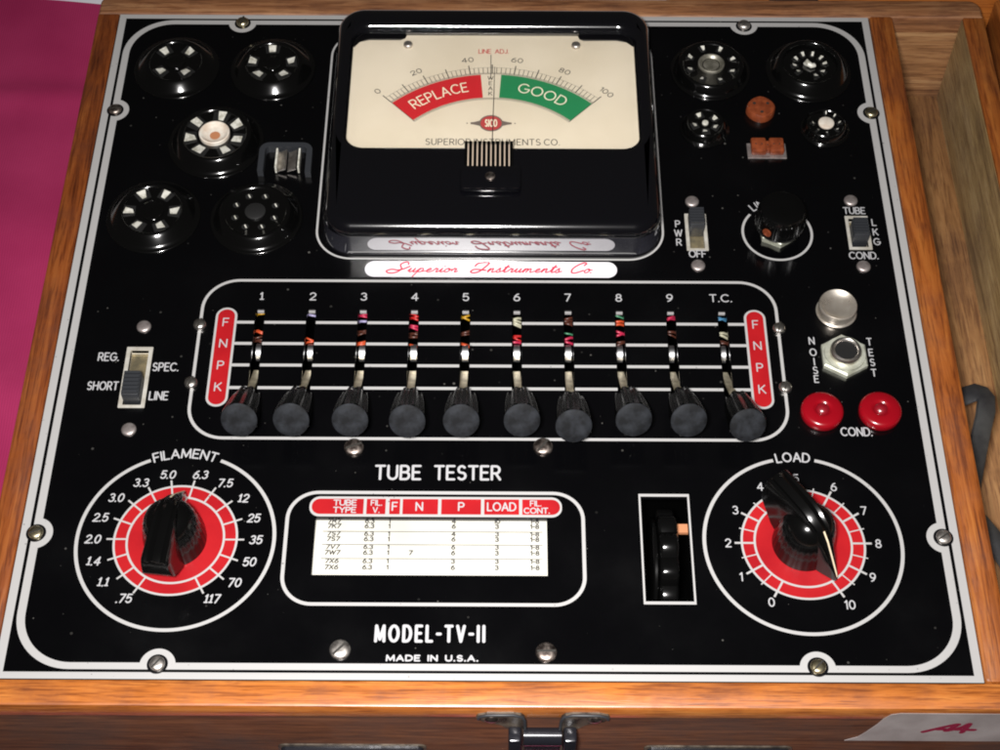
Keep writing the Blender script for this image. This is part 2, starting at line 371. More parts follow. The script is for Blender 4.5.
SC = {   # joined handwriting, x-height 1, each letter starts and ends near the baseline
 'S': (2.6, [[(1.9, 2.0), (1.7, 2.5), (1.1, 2.6), (.6, 2.0), (.9, 1.4), (1.3, .8), (1.0, .1), (.3, -.3), (-.6, -.2), (-1.0, .3), (-.3, .7), (.8, .5), (1.6, .8), (2.4, 1.5)]]),
 'I': (2.4, [[(-.4, 1.6), (-.2, 2.3), (.6, 2.6), (1.7, 2.5), (1.5, 1.4), (1.0, .2), (.2, -.2), (-.5, .1), (-.2, .7), (.8, .7), (2.0, .5)]]),
 'C': (2.3, [[(1.7, 1.9), (1.9, 2.4), (1.4, 2.6), (.6, 2.0), (.1, 1.0), (.3, .1), (.9, -.1), (1.7, .3), (2.1, .6)]]),
 'u': (1.5, [[(0, .3), (.3, 1), (.25, .3), (.45, 0), (.8, .3), (1.0, 1), (.97, .2), (1.15, 0), (1.5, .3)]]),
 'p': (1.5, [[(0, .3), (.35, 1), (.15, -.2), (-.05, -1.2)], [(.2, .5), (.6, 1), (.95, .75), (.85, .2), (.5, 0), (.3, .15)], [(.85, .15), (1.5, .3)]]),
 'e': (1.2, [[(0, .3), (.5, .45), (.75, .8), (.5, 1), (.2, .6), (.3, .1), (.7, 0), (1.2, .3)]]),
 'r': (1.1, [[(0, .3), (.3, 1.05), (.35, .85), (.7, .9), (.62, .3), (.75, 0), (1.1, .3)]]),
 'i': (.8, [[(0, .3), (.3, 1), (.25, .2), (.45, 0), (.8, .3)], [(.45, 1.5), (.5, 1.55)]]),
 'o': (1.25, [[(.5, 1), (.15, .7), (.15, .15), (.5, 0), (.85, .35), (.8, .85), (.5, 1), (.7, .7), (1.25, .75)]]),
 'n': (1.55, [[(0, .3), (.25, 1), (.2, 0)], [(.2, .3), (.55, .95), (.8, .9), (.82, .2), (1.0, 0), (1.55, .3)]]),
 'm': (2.1, [[(0, .3), (.25, 1), (.2, 0)], [(.2, .3), (.5, .95), (.75, .85), (.72, 0)], [(.72, .3), (1.05, .95), (1.3, .85), (1.35, .2), (1.55, 0), (2.1, .3)]]),
 's': (1.1, [[(0, .3), (.4, 1.1), (.5, .6), (.65, .2), (.35, -.05), (.1, .1)], [(.6, .1), (1.1, .3)]]),
 't': (.95, [[(0, .3), (.4, 1.9), (.3, .3), (.5, 0), (.95, .3)], [(-.05, 1.35), (.8, 1.4)]]),
 '.': (.3, [[(.0, 0), (.08, .05)]]), ' ': (1.5, []),
}
def script(mb, s, x0, x1, y, h, w, z, shear=.5):
    X = 0; adv = []
    for ch in s: adv.append(X); X += SC[ch][0]
    k = (x1-x0)/X; lev = 0
    for ch, a in zip(s, adv):
        for pl in SC[ch][1]:
            P = [(x0+(a+u)*k+shear*v_*h, y+v_*h) for u, v_ in catmull(pl, 4)]
            lev = mb.stroke(P, w*(1.25 if ch in 'SIC' else 1), z, lev)

# ------------------------------------------------------------------ the tester
ZB = -10.0                                 # level of the cloth
root = bpy.data.objects.new('tube_tester', None); place(root, None, (2, 0, ZB))
root['label'] = 'vintage tube tester with black panel, meter, sockets and red dials in an oak box'
root['category'] = 'tube tester'

Z1, Z2, Z3, Z4 = .012, .022, .032, .042    # print layers above the panel
# ---- wooden box
XL, XR, XO, YB, YT = -17.8, 17.9, 22.0, -16.93, 17.10
case = MB().box(XL+.4, YB+.4, ZB+.05, 16.85, YT-.4, -2.6).build('box_body', 'wood_front', root)
def wpart(name, b, m, label=None, bev=.07, par=None):
    o = MB().box(*b, bev).build(name, m, par or root, smooth=40)
    if label: o['label'] = label
    return o
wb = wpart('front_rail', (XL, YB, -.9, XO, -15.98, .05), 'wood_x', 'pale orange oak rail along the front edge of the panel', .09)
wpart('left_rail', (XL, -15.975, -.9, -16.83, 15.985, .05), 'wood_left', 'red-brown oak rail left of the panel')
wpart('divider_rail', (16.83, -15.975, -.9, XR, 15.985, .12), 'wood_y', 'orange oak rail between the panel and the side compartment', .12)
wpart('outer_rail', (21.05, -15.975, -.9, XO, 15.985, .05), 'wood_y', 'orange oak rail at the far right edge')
# back rail with rounded corner ends
b_ = MB(); P = rrect(XL, 15.99, XO, YT, (.05, .05, .55, .35), 6)
def ins(P, i):
    cx = (XL+XO)/2; cy = (15.99+YT)/2
    return [(x-(i if x > cx else -i), y-(i if y > cy else -i)) for x, y in P]
b_.loft([[(x, y, -.9) for x, y in P], [(x, y, -.06) for x, y in P], [(x, y, 0) for x, y in ins(P, .03)], [(x, y, .04) for x, y in ins(P, .1)]])
b_.build('back_rail', 'wood_back', root, smooth=40, label='worn greyish brown oak rail behind the panel')
front = wpart('front_board', (XL+.03, YB+.02, ZB, XO-.03, -16.2, -.905), 'wood_front', 'dark brown oak front board')
b2 = MB().box(XL+.02, YB+.008, -1.02, XO-.02, -16.3, -.03, .02)
b2.build('front_face', 'wood_front', root)
front['label'] = 'dark brown oak front board below the pale rail'
wpart('side_board', (XL+.03, -16.19, ZB, XL+.7, 16.2, -.905), 'wood_front')
wpart('side_board', (21.02, -15.96, ZB, 21.6, 15.96, -.04), 'wood_wall', 'raw pale wall of the side compartment')
wpart('side_board', (17.0, -16.19, ZB+.8, XR-.05, 15.9, -.905), 'wood_floor', 'dark inner wall of the side compartment')
wpart('back_board', (XL+.03, 16.05, ZB, XO-.03, YT-.03, -.905), 'wood_end', 'oak end board of the box')
wpart('compartment_floor', (XR-.04, -16.1, -5.4, XO-.9, 16.0, -5.0), 'wood_floor', 'brown wooden floor of the side compartment', .02)

# ---- panel with real openings
def rect(x0, y0, x1, y1): return [(x0, y0), (x1, y0), (x1, y1), (x0, y1)]
SLX = [-9.07+2.012*i for i in range(10)]
holes = []
for x in SLX: holes.append(('s', rect(x-.17, -4.95, x+.17, -.42)))
holes.append(('c', rect(-6.27, -12.0, 2.06, -9.72)))
holes.append(('t', rect(5.50, -12.98, 7.13, -8.80)))
holes.append(('w', rect(-13.9, -4.92, -13.2, -2.42)))
holes.append(('w', rect(8.0, 2.72, 8.6, 4.4)))
holes.append(('w', rect(14.55, 2.82, 15.22, 4.3)))
import bmesh
bm = bmesh.new()
def loop(pts, z):
    vs = [bm.verts.new((x*S, y*S, z*S)) for x, y in pts]
    return vs, [bm.edges.new((vs[i], vs[(i+1) % len(vs)])) for i in range(len(vs))]
PX, PY = 16.81, 15.97
ov, oe = loop(rect(-PX, -PY, PX, PY), 0); ed = list(oe); hv = []
for _, h in holes:
    vv, e = loop(h, 0); ed += e; hv.append(vv)
bmesh.ops.triangle_fill(bm, use_beauty=True, edges=ed)
bmesh.ops.recalc_face_normals(bm, faces=bm.faces)
if bm.faces[0].normal.z < 0: bmesh.ops.reverse_faces(bm, faces=bm.faces)
for f in bm.faces: f.material_index = 0
for (kd, h), vv in zip(holes, hv):
    lo = [bm.verts.new((v.co.x, v.co.y, -.16*S)) for v in vv]
    for i in range(len(vv)):
        f = bm.faces.new((vv[i], vv[(i+1) % 4], lo[(i+1) % 4], lo[i])); f.material_index = 1 if kd == 's' else 2
lo = [bm.verts.new((v.co.x, v.co.y, -.16*S)) for v in ov]
for i in range(4): f = bm.faces.new((ov[i], ov[(i+1) % 4], lo[(i+1) % 4], lo[i])); f.material_index = 2
me = bpy.data.meshes.new('panel'); bm.to_mesh(me); bm.free()
for k in ('panel', 'blackpaint', 'blackpaint'): me.materials.append(M[k])
panel = bpy.data.objects.new('panel', me); place(panel, root, (0, 0, 0))
panel['label'] = 'glossy black enamelled metal panel with silver-white printed lines and lettering'
MB().box(-16.6, -15.7, -2.5, 16.6, 15.7, -2.4).build('cavity_shade', 'dark', root, label='black sheet standing for the shade inside the box under the panel openings')  # near-black sheet stands for the unlit cavity

# ---- printed border
b = MB()
b.ring(rect(-16.8, -15.96, 16.8, 15.96), rect(-16.5, -15.71, 16.5, 15.71), Z1)
b.build('border_line', 'white', panel)
b = MB(); IX, IY = 16.38, 15.61
b.ring(rrect(-IX, -IY, IX, IY, 2.1, 16), rrect(-IX+.29, -IY+.25, IX-.29, IY-.25, 1.83, 16), Z1)
SCR = [(-11.25, 15.42), (11.18, 15.38), (-16.23, 10.12), (16.23, 10.15), (-16.24, -10.4), (16.24, -10.42), (-11.28, -15.42), (11.22, -15.42)]
for i, (x, y) in enumerate(SCR):
    # half ring bulging inwards round the screw
    if abs(y) > 13: cy_ = math.copysign(IY-.14, y); cx_ = x; a0 = 180 if y > 0 else 0
    else: cx_ = math.copysign(IX-.12, x); cy_ = y; a0 = 90 if x > 0 else 270
    b.arc(cx_, cy_, .02, .62, Z2, a0, a0+180, 28)
b.build('border_line', 'white', panel)
for (x, y) in SCR: MB().disc(x, y, .36, Z3, 28).build('screw_surround', 'blackpaint', panel)

# ---- screws
def screw(name, m, r=.27, h=.14, cone=False, ang=0., loc=(0, 0, 0), parent=None, label=None, slot=True, dome=True):
    b = MB()
    prof = [(r, 0), (r, h*.35), (r*.93, h*.7), (r*.7, h*.92), (r*.35, h), (.01, h*1.02)] if dome else [(r, 0), (r, h*.8), (r*.9, h), (.01, h)]
    b.lathe(prof, n=24, cap1=False)
    o = b.build(name, m, parent, loc, smooth=50, label=label)
    if slot:
        s2 = MB(); a = ang
        d = (cos(a), sin(a)); n_ = (-sin(a), cos(a)); w = r*.11; L = r*.86; zt = h*1.08; 
        pts = [(d[0]*L*k+n_[0]*w*j, d[1]*L*k+n_[1]*w*j) for k, j in ((-1, -1), (1, -1), (1, 1), (-1, 1))]
        s2.loft([[(x, y, z) for x, y in pts] for z in (h*.55, zt)])
        s2.build('screw_slot', 'slot', o, loc)
    return o
for (x, y), m, a in zip(SCR, ['brassy', 'steel', 'steeldark', 'brassy', 'brassy', 'steel', 'steel', 'brassy'], [1.4, .2, .1, .5, .4, .6, .9, .8]):
    screw('panel_screw', m, .27, .2 if y > 15 else .15, ang=a, loc=(x, y, Z3+.002), parent=root)
for (x, y), a, m in zip([(-5.06, -6.76), (1.95, -6.70), (-5.09, -14.86), (1.97, -14.93)], [.4, .9, .8, 0.02], ['steeldark', 'steeldark', 'steel', 'steeldark']):
    screw('panel_screw', m, .36, .17, ang=a, loc=(x, y, .004), parent=root, label='larger slotted round-head screw on the black panel')
for i, (x, y) in enumerate([(-13.54, -1.3), (-13.5, -6.02), (8.22, 5.16), (8.26, 1.83), (14.77, 5.25), (14.88, 1.82)]):
    screw('switch_rivet', 'rivet', .28, .12, loc=(x, y, .004), parent=root, slot=False)
for (x, y) in [(-11.36, -1.23), (-11.4, -3.95), (11.2, -1.28), (11.18, -4.04)]:
    screw('panel_screw', 'chrome', .25, .2, ang=1.3, loc=(x, y, Z3), parent=root, label='small bright round-head screw on the lever box outline')

# ---- lever box outline, lines, letters
b = MB(); rring(b, -11.42, -6.42, 11.24, 1.06, 1.45, .12, Z1, 14); b.build('outline', 'white', panel, label='white outline round the ten levers')
b = MB()
segs = [-10.0]+[q for x in SLX for q in (x-.2, x+.2)]+[9.88]
for y in (-1.05, -2.06, -3.07, -4.11):
    for i in range(0, len(segs), 2): b.poly(rect(segs[i], y-.065, segs[i+1], y+.065), Z1)
b.build('row_line', 'white', panel)
for (cx, side) in ((-10.37, 'left'), (10.3, 'right')):
    b = MB(); b.face([b.vert((x, y, Z2)) for x, y in rrect(cx-.42, -4.98, cx+.42, -.36, .42, 10)]); o = b.build('badge_rim', 'white', panel)
    b = MB(); b.face([b.vert((x, y, Z3)) for x, y in rrect(cx-.33, -4.89, cx+.33, -.45, .33, 10)])
    o = b.build('letter_badge', 'red', panel, label='red rounded badge reading F N P K at the %s end of the levers' % side)
    b = MB()
    for ch, y in zip('FNPK', (-1.08, -2.09, -3.11, -4.11)): text(b, ch, cx, y-.17, .36, .05, Z4, ws=1.05)
    b.build('lettering', 'white2', panel)
def lettering(items, m='white2', z=Z2, label=None, name='lettering'):
    b = MB()
    for it in items: text(b, *it[0], z, **(it[1] if len(it) > 1 else {}))
    return b.build(name, m, panel, label=label)
for i, x in enumerate(SLX[:9]): lettering([((str(i+1) if i else '|', x, .04, 0.34, .052), {'ws': 1.1})])
lettering([(('T.C.', SLX[9], .04, 0.34, .052), {'ws': 1.1})])

# ---- badge with script
b = MB(); b.face([b.vert((x, y, Z2)) for x, y in rrect(-5.08, 1.2, 5.0, 1.99, .39, 10)]); b.build('name_badge', 'pill', panel, label='long white rounded badge with the maker name in red script')
b = MB(); script(b, 'Superior', -4.0, -1.4, 1.44, .19, .05, Z3, .55); script(b, 'Instruments', -.75, 2.75, 1.44, .19, .05, Z3+.006, .55); script(b, 'Co.', 3.1, 4.0, 1.44, .19, .05, Z3, .55); b.build('lettering', 'scriptred', panel)

# ---- lever switches
CAPX = [-9.13, -7.24, -5.10, -3.02, -1.06, 1.15, 3.03, 5.22, 7.22, 9.35]
CAPY = [-6.57, -6.56, -6.56, -6.60, -6.57, -6.53, -6.76, -6.48, -6.5, -6.70]
for c in range(3):
    pass
WIRE = [[('yellow', -.62, .10), ('orangew', -1.5, .14), ('brown', -1.9, .2)], [('violetw', -.66, .09), ('orangew', -1.9, .16)],
        [('pinkw', -.7, .12), ('violetw', -.95, .07), ('brown', -1.5, .2), ('orangew', -2.05, .12)],
        [('redw', -.75, .22), ('pinkw', -1.2, .14), ('brown', -1.6, .2), ('orangew', -2.1, .1)],
        [('yellow', -.75, .16), ('brown', -1.55, .14), ('orangew', -2.05, .13)], [('creamw', -.95, .28), ('redw', -1.7, .2), ('pinkw', -1.95, .08)],
        [('brown', -.95, .3), ('greenw', -1.5, .07), ('pinkw', -1.85, .14)], [('greenw', -.7, .07), ('orangew', -1.0, .13), ('pinkw', -1.5, .14), ('brown', -1.95, .16)],
        [('pinkw', -.75, .16), ('brown', -1.5, .13)], [('bluew', -.75, .15), ('creamw', -1.5, .13), ('brown', -1.9, .12)]]
for k, c in {'yellow': (.6, .33, .02), 'orangew': (.75, .10, .03), 'brown': (.10, .03, .018), 'violetw': (.42, .38, .62), 'pinkw': (.6, .03, .09), 'redw': (.6, .02, .02),
             'creamw': (.6, .58, .42), 'greenw': (.08, .3, .16), 'bluew': (.08, .28, .5)}.items(): M[k] = mat(k+' insulation', tuple(q*.62 for q in c), .4)
def knob_mesh(L):
    b = MB(); n = 144
    fl = lambda t, k: 1 if k in (0, 7, 8) else 1-.15*(.5+.5*cos(8*t))
    b.lathe([(.36, 0), (.50, .05), (.56, L*.2), (.63, L*.5), (.67, L*.8), (.69, L-.12), (.695, L-.06), (.67, L-.01)], n=n, flute=fl, cap1=False)
    return b
for i, x in enumerate(SLX):
    piv = Vector((x, -2.6, -.95)); cap = Vector((CAPX[i], CAPY[i], 1.6)); d = (cap-piv).normalized(); Ltot = (cap-piv).length
    lab = ['lever switch 1', 'lever switch 2', 'lever switch 3', 'lever switch 4', 'lever switch 5', 'lever switch 6', 'lever switch 7', 'lever switch 8', 'lever switch 9', 'lever switch T.C.'][i]
    em = bpy.data.objects.new('lever_switch', None); place(em, root, (x, -2.6, -.95))
    em['label'] = 'lever switch with round black knob in the slot marked '+('T.C.' if i == 9 else str(i+1)); 
    q = Vector((0, 0, 1)).rotation_difference(d).to_matrix().to_4x4()
    KL = 2.05
    T = Matrix.Translation((cap-d*KL-piv)*S) @ q
    b = knob_mesh(KL); b.xf(0, T); o = b.build('knob', 'knobside', em, piv, smooth=60)
    b = MB(); b.lathe([(.665, KL-.01), (.63, KL+.025), (.4, KL+.05), (.01, KL+.055)], n=40, cap0=True, cap1=False); b.xf(0, T)
    b.build('knob_face', 'capdust', o, piv, smooth=60)
    # flat strip from pivot to knob
    b = MB(); b.box(-.15, -.03, .25, .13, .05, Ltot-KL+.1); b.xf(0, q); b.build('lever', 'strip', em, piv)
    # spring arc
    b = MB(); yy = [(-.02, -.5), (.06, -.34), (.18, -.23), (.34, -.17), (.50, -.19), (.64, -.30), (.73, -.46)]
    b.loft([[(-.12, y+.35, z+.6), (.12, y+.35, z+.6), (.12, y+.35, z+.56), (-.12, y+.35, z+.56)] for y, z in yy]); b.build('spring', 'arc', em, piv, smooth=60)
    b = MB(); b.box(-.12, 2.10, .80, .13, 2.17, .90); b.build('slot_glint', 'glint', em, piv)  # small pale bar painted as the glint at the slot's far end
    for (k, y, h) in WIRE[i]:
        b = MB(); nst = max(1, round(h/.075))
        for q_ in range(nst):
            zz = .38+random.uniform(-.08, .03); yw = y+3.02+(q_-(nst-1)/2)*.09; jx = random.uniform(-.09, .07); sl = random.uniform(-.12, .12)
            b.tube([(-.3, yw+.14-sl, zz-.3), (-.12+jx, yw+.03-sl*.5, zz-.03), (.0+jx, yw, zz), (.11+jx, yw+.03+sl*.5, zz-.04), (.3, yw+.15+sl, zz-.32)], random.uniform(.035, .055), 8)
        b.build('wire', k, em, piv, smooth=60)

# ---- dials
def ticks(b, cx, cy, angs, r0, r1, w, z):
    for a in angs:
        t = radians(a); d = (cos(t), sin(t)); n_ = (-sin(t)*w/2, cos(t)*w/2)
        b.poly([(cx+d[0]*r0-n_[0], cy+d[1]*r0-n_[1]), (cx+d[0]*r1-n_[0], cy+d[1]*r1-n_[1]), (cx+d[0]*r1+n_[0], cy+d[1]*r1+n_[1]), (cx+d[0]*r0+n_[0], cy+d[1]*r0+n_[1])], z)
def dial(cx, cy, name, gapdeg, label):
    em = bpy.data.objects.new('dial', None); place(em, root, (cx, cy, 0)); em['label'] = label
    b = MB(); b.disc(cx, cy, 2.16, Z1, 72); b.build('dial_disc', 'red', em)
    b = MB(); b.arc(cx, cy, 2.15, 2.23, Z2, n=96); b.arc(cx, cy, 1.69, 1.77, Z2, n=96)
    b.arc(cx, cy, 3.46, 3.59, Z1, 90+gapdeg, 450-gapdeg, 120)
    b.build('scale_ring', 'white', em)
    b = MB(); text(b, name, 0, 0, .36, .062, Z2, arc=(cx, cy, 3.40, 90.5), fit=2.26 if len(name) > 5 else 1.18, gap=.22); b.build('lettering', 'white2', em)
    return em
FX, FY, LX, LY = -11.225, -10.63, 11.2, -10.67
fd = dial(FX, FY, 'FILAMENT', 21.5, 'red and black FILAMENT dial at the lower left, scale .75 to 117')
ld = dial(LX, LY, 'LOAD', 12.5, 'red and black LOAD dial at the lower right, scale 0 to 10')
b = MB(); ticks(b, FX, FY, [240-20*i for i in range(16)], 1.72, 2.46, .065, Z3); b.build('tick_marks', 'white', fd)
b = MB(); ticks(b, LX, LY, [240-30*i for i in range(11)], 1.72, 2.45, .075, Z3); ticks(b, LX, LY, [225-30*i for i in range(10)], 1.72, 2.32, .045, Z3); b.build('tick_marks', 'white', ld)
b = MB()
for i, s_ in enumerate(['.75', '|.|', '|.4', '2.0', '2.5', '3.0', '3.3', '5.0', '6.3', '7.5', '|2', '25', '35', '50', '70', '||7']):
    t = radians(240-20*i); wd = .36 if len(s_) == 2 else .46
    ox = max(-wd, min(wd, cos(t)*wd*1.25)); oy = .22*sin(t)*abs(sin(t))
    if i in (7, 8): ox *= 1.6
    text(b, s_, FX+2.5*cos(t)+ox, FY+2.5*sin(t)+oy-.155, .31, .054, Z2, shear=.18, ws=.96, gap=.24)
b.build('lettering', 'white2', fd)
b = MB()
for i in range(11):
    t = radians(240-30*i); R = 2.68 if i < 10 else 2.78
    text(b, str(i), LX+R*cos(t), LY+R*sin(t)-.155, .31, .048, Z2)
b.build('lettering', 'white2', ld)

def pointer_knob(cx, cy, deg, parent, label):
    em = bpy.data.objects.new('pointer_knob', None)
    place(em, root, (cx, cy, Z3)); em['label'] = label
    rot = Matrix.Rotation(radians(deg), 4, 'Z')
    b = MB(); n = 112
    def fl(t, k): return 1-(.02 if 1 <= k <= 4 else 0)*(.5+.5*cos(28*t))**3
    b.lathe([(1.12, 0), (1.12, .1), (1.10, .35), (1.05, .7), (.99, 1.05), (.92, 1.35), (.82, 1.6), (.66, 1.82), (.4, 1.97), (.01, 2.04)], n=n, flute=fl, cap1=False)
    b.xf(0, rot); b.build('knob_skirt', 'knob', em, (cx, cy, Z3), smooth=40)
    b = MB()
    st = [(-2.0, .44, 2.0, 1.2), (-1.97, .48, 2.1, 1.05), (-1.85, .50, 2.16, .9), (-1.6, .51, 2.19, .65), (-1.2, .51, 2.22, .2), (-.9, .51, 2.23, .05), (-.4, .50, 2.24, .04), (0, .48, 2.2, .03), (.5, .42, 2.0, .03), (.95, .32, 1.55, .03), (1.3, .21, 1.05, .03), (1.55, .12, .68, .04), (1.74, .06, .40, .05), (1.82, .02, .28, .08)]
    L = []
    for x, w, h, zb in st:
        pr = [(-1.12*w, zb), (-1.06*w, zb+(h-zb)*.25), (-.98*w, zb+(h-zb)*.6), (-.90*w, zb+(h-zb)*.86), (-.80*w, h-.10), (-.66*w, h-.05), (-.46*w, h-.10), (-.24*w, h-.05), (0, h+.03), (.24*w, h-.05), (.46*w, h-.10), (.66*w, h-.05), (.80*w, h-.10), (.90*w, zb+(h-zb)*.86), (.98*w, zb+(h-zb)*.6), (1.06*w, zb+(h-zb)*.25), (1.12*w, zb)]
        L.append([(x, y, z) for y, z in pr])
    b.loft(L); b.xf(0, rot); b.build('knob_grip', 'knob', em, (cx, cy, Z3), smooth=38)
    b = MB(); L = []
    for x, w, h in [(.66, .03, 1.87), (.95, .03, 1.57), (1.3, .03, 1.07), (1.55, .028, .70), (1.74, .022, .42), (1.80, .015, .31)]:
        L.append([(x, -w, h+.01), (x, w, h+.01), (x, w, h+.035), (x, -w, h+.035)])
    b.loft(L); b.xf(0, rot); b.build('pointer_line', 'cream_line', em, (cx, cy, Z3))
    return em
pointer_knob(FX, FY, 84, root, 'black pointer knob on the FILAMENT dial pointing up between 5.0 and 6.3')
pointer_knob(LX, LY, -57, root, 'black pointer knob on the LOAD dial pointing down to 10')

# ---- chart window
b = MB(); rring(b, -7.36, -13.2, 3.43, -8.60, 1.15, .13, Z1, 14); b.build('outline', 'white', panel, label='white outline round the tube chart window')
hx = lambda u: -6.53+(u-118)*.01187
b = MB(); b.face([b.vert((x, y, Z2)) for x, y in rrect(hx(118), -9.67, hx(888), -8.84, .38, 8)]); b.build('header_badge', 'white', panel)
cells = [(125, 283), (292, 350), (362, 394), (402, 510), (520, 641), (651, 757), (767, 882)]
b = MB()
for i, (u0, u1) in enumerate(cells):
    r_ = [.02]*4
    if i == 0: r_ = [.3, .02, .02, .3]
    if i == 6: r_ = [.02, .3, .3, .02]
    b.face([b.vert((x, y, Z3)) for x, y in rrect(hx(u0), -9.57, hx(u1), -8.94, r_, 6)])
b.build('header_cells', 'red', panel, label='red column headings TUBE TYPE, FIL. V., F, N, P, LOAD, FIL. CONT.')
b = MB()
text(b, 'TUBE', hx(226), -9.21, .21, .045, Z4, ws=1.25, gap=.25); text(b, 'TYPE', hx(226), -9.51, .21, .045, Z4, ws=1.25, gap=.25)
text(b, 'FIL.', hx(322), -9.21, .21, .04, Z4, gap=.25); text(b, 'V.', hx(322), -9.51, .21, .04, Z4)
text(b, 'F', hx(378), -9.41, .32, .055, Z4); text(b, 'N', hx(453), -9.41, .32, .055, Z4); text(b, 'P', hx(581), -9.41, .32, .055, Z4)
text(b, 'LOAD', hx(704), -9.41, .32, .055, Z4, gap=.2, ws=.9)
text(b, 'FIL.', hx(808), -9.21, .21, .04, Z4, gap=.25); text(b, 'CONT.', hx(811), -9.51, .21, .045, Z4, ws=1.1, gap=.25)
b.build('lettering', 'white2', panel)
ch = MB(); L = []
for i in range(13):
    y = -9.2-3.3*i/12; z = -.30+ .12*(1-((y+10.9)/1.7)**2)
    L.append([(-6.27, y, z), (2.2, y, z)])
ch.loft(L, False, False, closed=False)
chart = ch.build('roll_chart', 'paper', root, smooth=60, label='off-white paper tube chart behind the window')
b = MB(); rows = [(-9.88, '7R7', '4', '10', ''), (-10.10, '7K7', '6', '3', ''), (-10.42, '7S7', '4', '3', ''), (-10.64, '7S7', '6', '3', ''), (-10.96, '7V7', '6', '3', ''), (-11.19, '7W7', '6', '3', '7'), (-11.52, '7X6', '3', '3', ''), (-11.76, '7X6', '6', '3', '')]
zc = lambda y: -.30+.12*(1-((y+10.9)/1.7)**2)+.012
for y, a_, p_, l_, n_ in rows:
    y += .09; z = zc(y)
    text(b, a_, -5.62, y, 0.16, .040, z, shear=.15, ws=1.3, align='c'); text(b, '6.3', -4.34, y, 0.16, .040, z, ws=1.2); text(b, '1', -3.62, y, 0.16, .040, z)
    text(b, p_, -1.30, y, 0.16, .040, z, ws=1.2); text(b, l_, .26, y, 0.16, .040, z, ws=1.2); text(b, '1-8', 1.62, y, 0.16, .040, z, ws=1.2)
    if n_: text(b, n_, -2.82, y, 0.16, .040, z, ws=1.2, shear=.1)
b.build('lettering', 'inkgrey', chart)
b = MB()
for y in (-10.16, -10.70, -11.26): b.poly(rect(-6.0, y-.012, 1.9, y+.012), zc(y))
b.build('row_rule', 'inkgrey', chart)

lettering([(('TUBE', -3.38, -8.10, .56, .092), {'fit': 1.62})]); lettering([(('TESTER', -.83, -8.10, .56, .092), {'fit': 2.38})])
lettering([(('MODEL-TV-II', -2.03, -14.53, .57, .11), {'gap': .36, 'ws': .62, 'fit': 3.72})])
lettering([(('MADE IN U.S.A.', -1.93, -15.25, .19, .06), {'gap': .42, 'ws': 1.35, 'fit': 3.1})])
for s_, x, y, a_ in (('REG.', -14.33, -2.72, 'r'), ('SHORT', -14.18, -4.06, 'r'), ('SPEC.', -12.95, -3.18, 'l'), ('LINE', -12.92, -4.5, 'l')):
    lettering([((s_, x, y-.18, .35, .056), {'align': a_, 'gap': .2, 'ws': .78 if s_ != 'SHORT' else .72})])
for ch_, y in zip('NOISE', (-1.82, -2.36, -2.80, -3.2, -3.6)): lettering([((ch_, 12.42, y-.16, .31, .05), {'ws': .85})])
for ch_, y in zip('TEST', (-1.85, -2.36, -2.82, -3.30)): lettering([((ch_, 14.65, y-.16, .31, .05), {'ws': .85})])
for ch_, y in zip('PWR', (3.98, 3.5, 3.03)): lettering([((ch_, 7.56, y-.16, .32, .05), {'ws': .9})])
for ch_, y in zip('LKG', (4.1, 3.6, 3.1)): lettering([((ch_, 15.58, y-.16, .32, .05), {'ws': .9})])
lettering([(('OFF', 8.27, 2.27, .33, .052), {'gap': .18, 'ws': .85})]); lettering([(('TUBE', 14.85, 4.56, .32, .05), {'gap': .2, 'ws': .85})])
lettering([(('COND.', 14.95, 2.22, .33, .052), {'gap': .2, 'ws': .85})]); lettering([(('COND.', 13.66, -6.14, .34, .055), {'gap': .2, 'ws': .82})])

# ---- thumb wheel
b = MB(); b.ring(rect(5.40, -13.09, 7.24, -8.67), rect(5.47, -12.98, 7.17, -8.78), Z1)
for i in range(len(b.v)): pass
b.build('window_frame', 'white', panel, label='white rectangle round the thumb wheel')
def wheel(x0, x1, r, amp, nl, name, m, cxy=(-10.95, -1.62), par=None, label=None):
    b = MB(); n = 144; L = []
    for (x, s_) in ((x0, .93), (x0+.06, .99), (x0+.14, 1), (x1-.14, 1), (x1-.06, .99), (x1, .93)):
        L.append([(x, cxy[0]+(r-amp*(1-abs(cos(nl*t/2))))*s_*cos(t), cxy[1]+(r-amp*(1-abs(cos(nl*t/2))))*s_*sin(t)) for t in [2*pi*k/n for k in range(n)]])
    b.loft(L); return b.build(name, m, par or root, smooth=50, label=label)
tw = wheel(6.02, 6.72, 2.2, .24, 12, 'thumb_wheel', 'knob', cxy=(-10.85, -1.68), label='black scalloped thumb wheel in the window left of the LOAD dial')
wheel(5.80, 6.0, 1.95, .0, 12, 'wheel_flange', 'knob', par=tw)
b = MB(); b.box(6.6, -9.95, -.7, 7.3, -9.6, -.55); b.build('bracket', 'bone', tw)

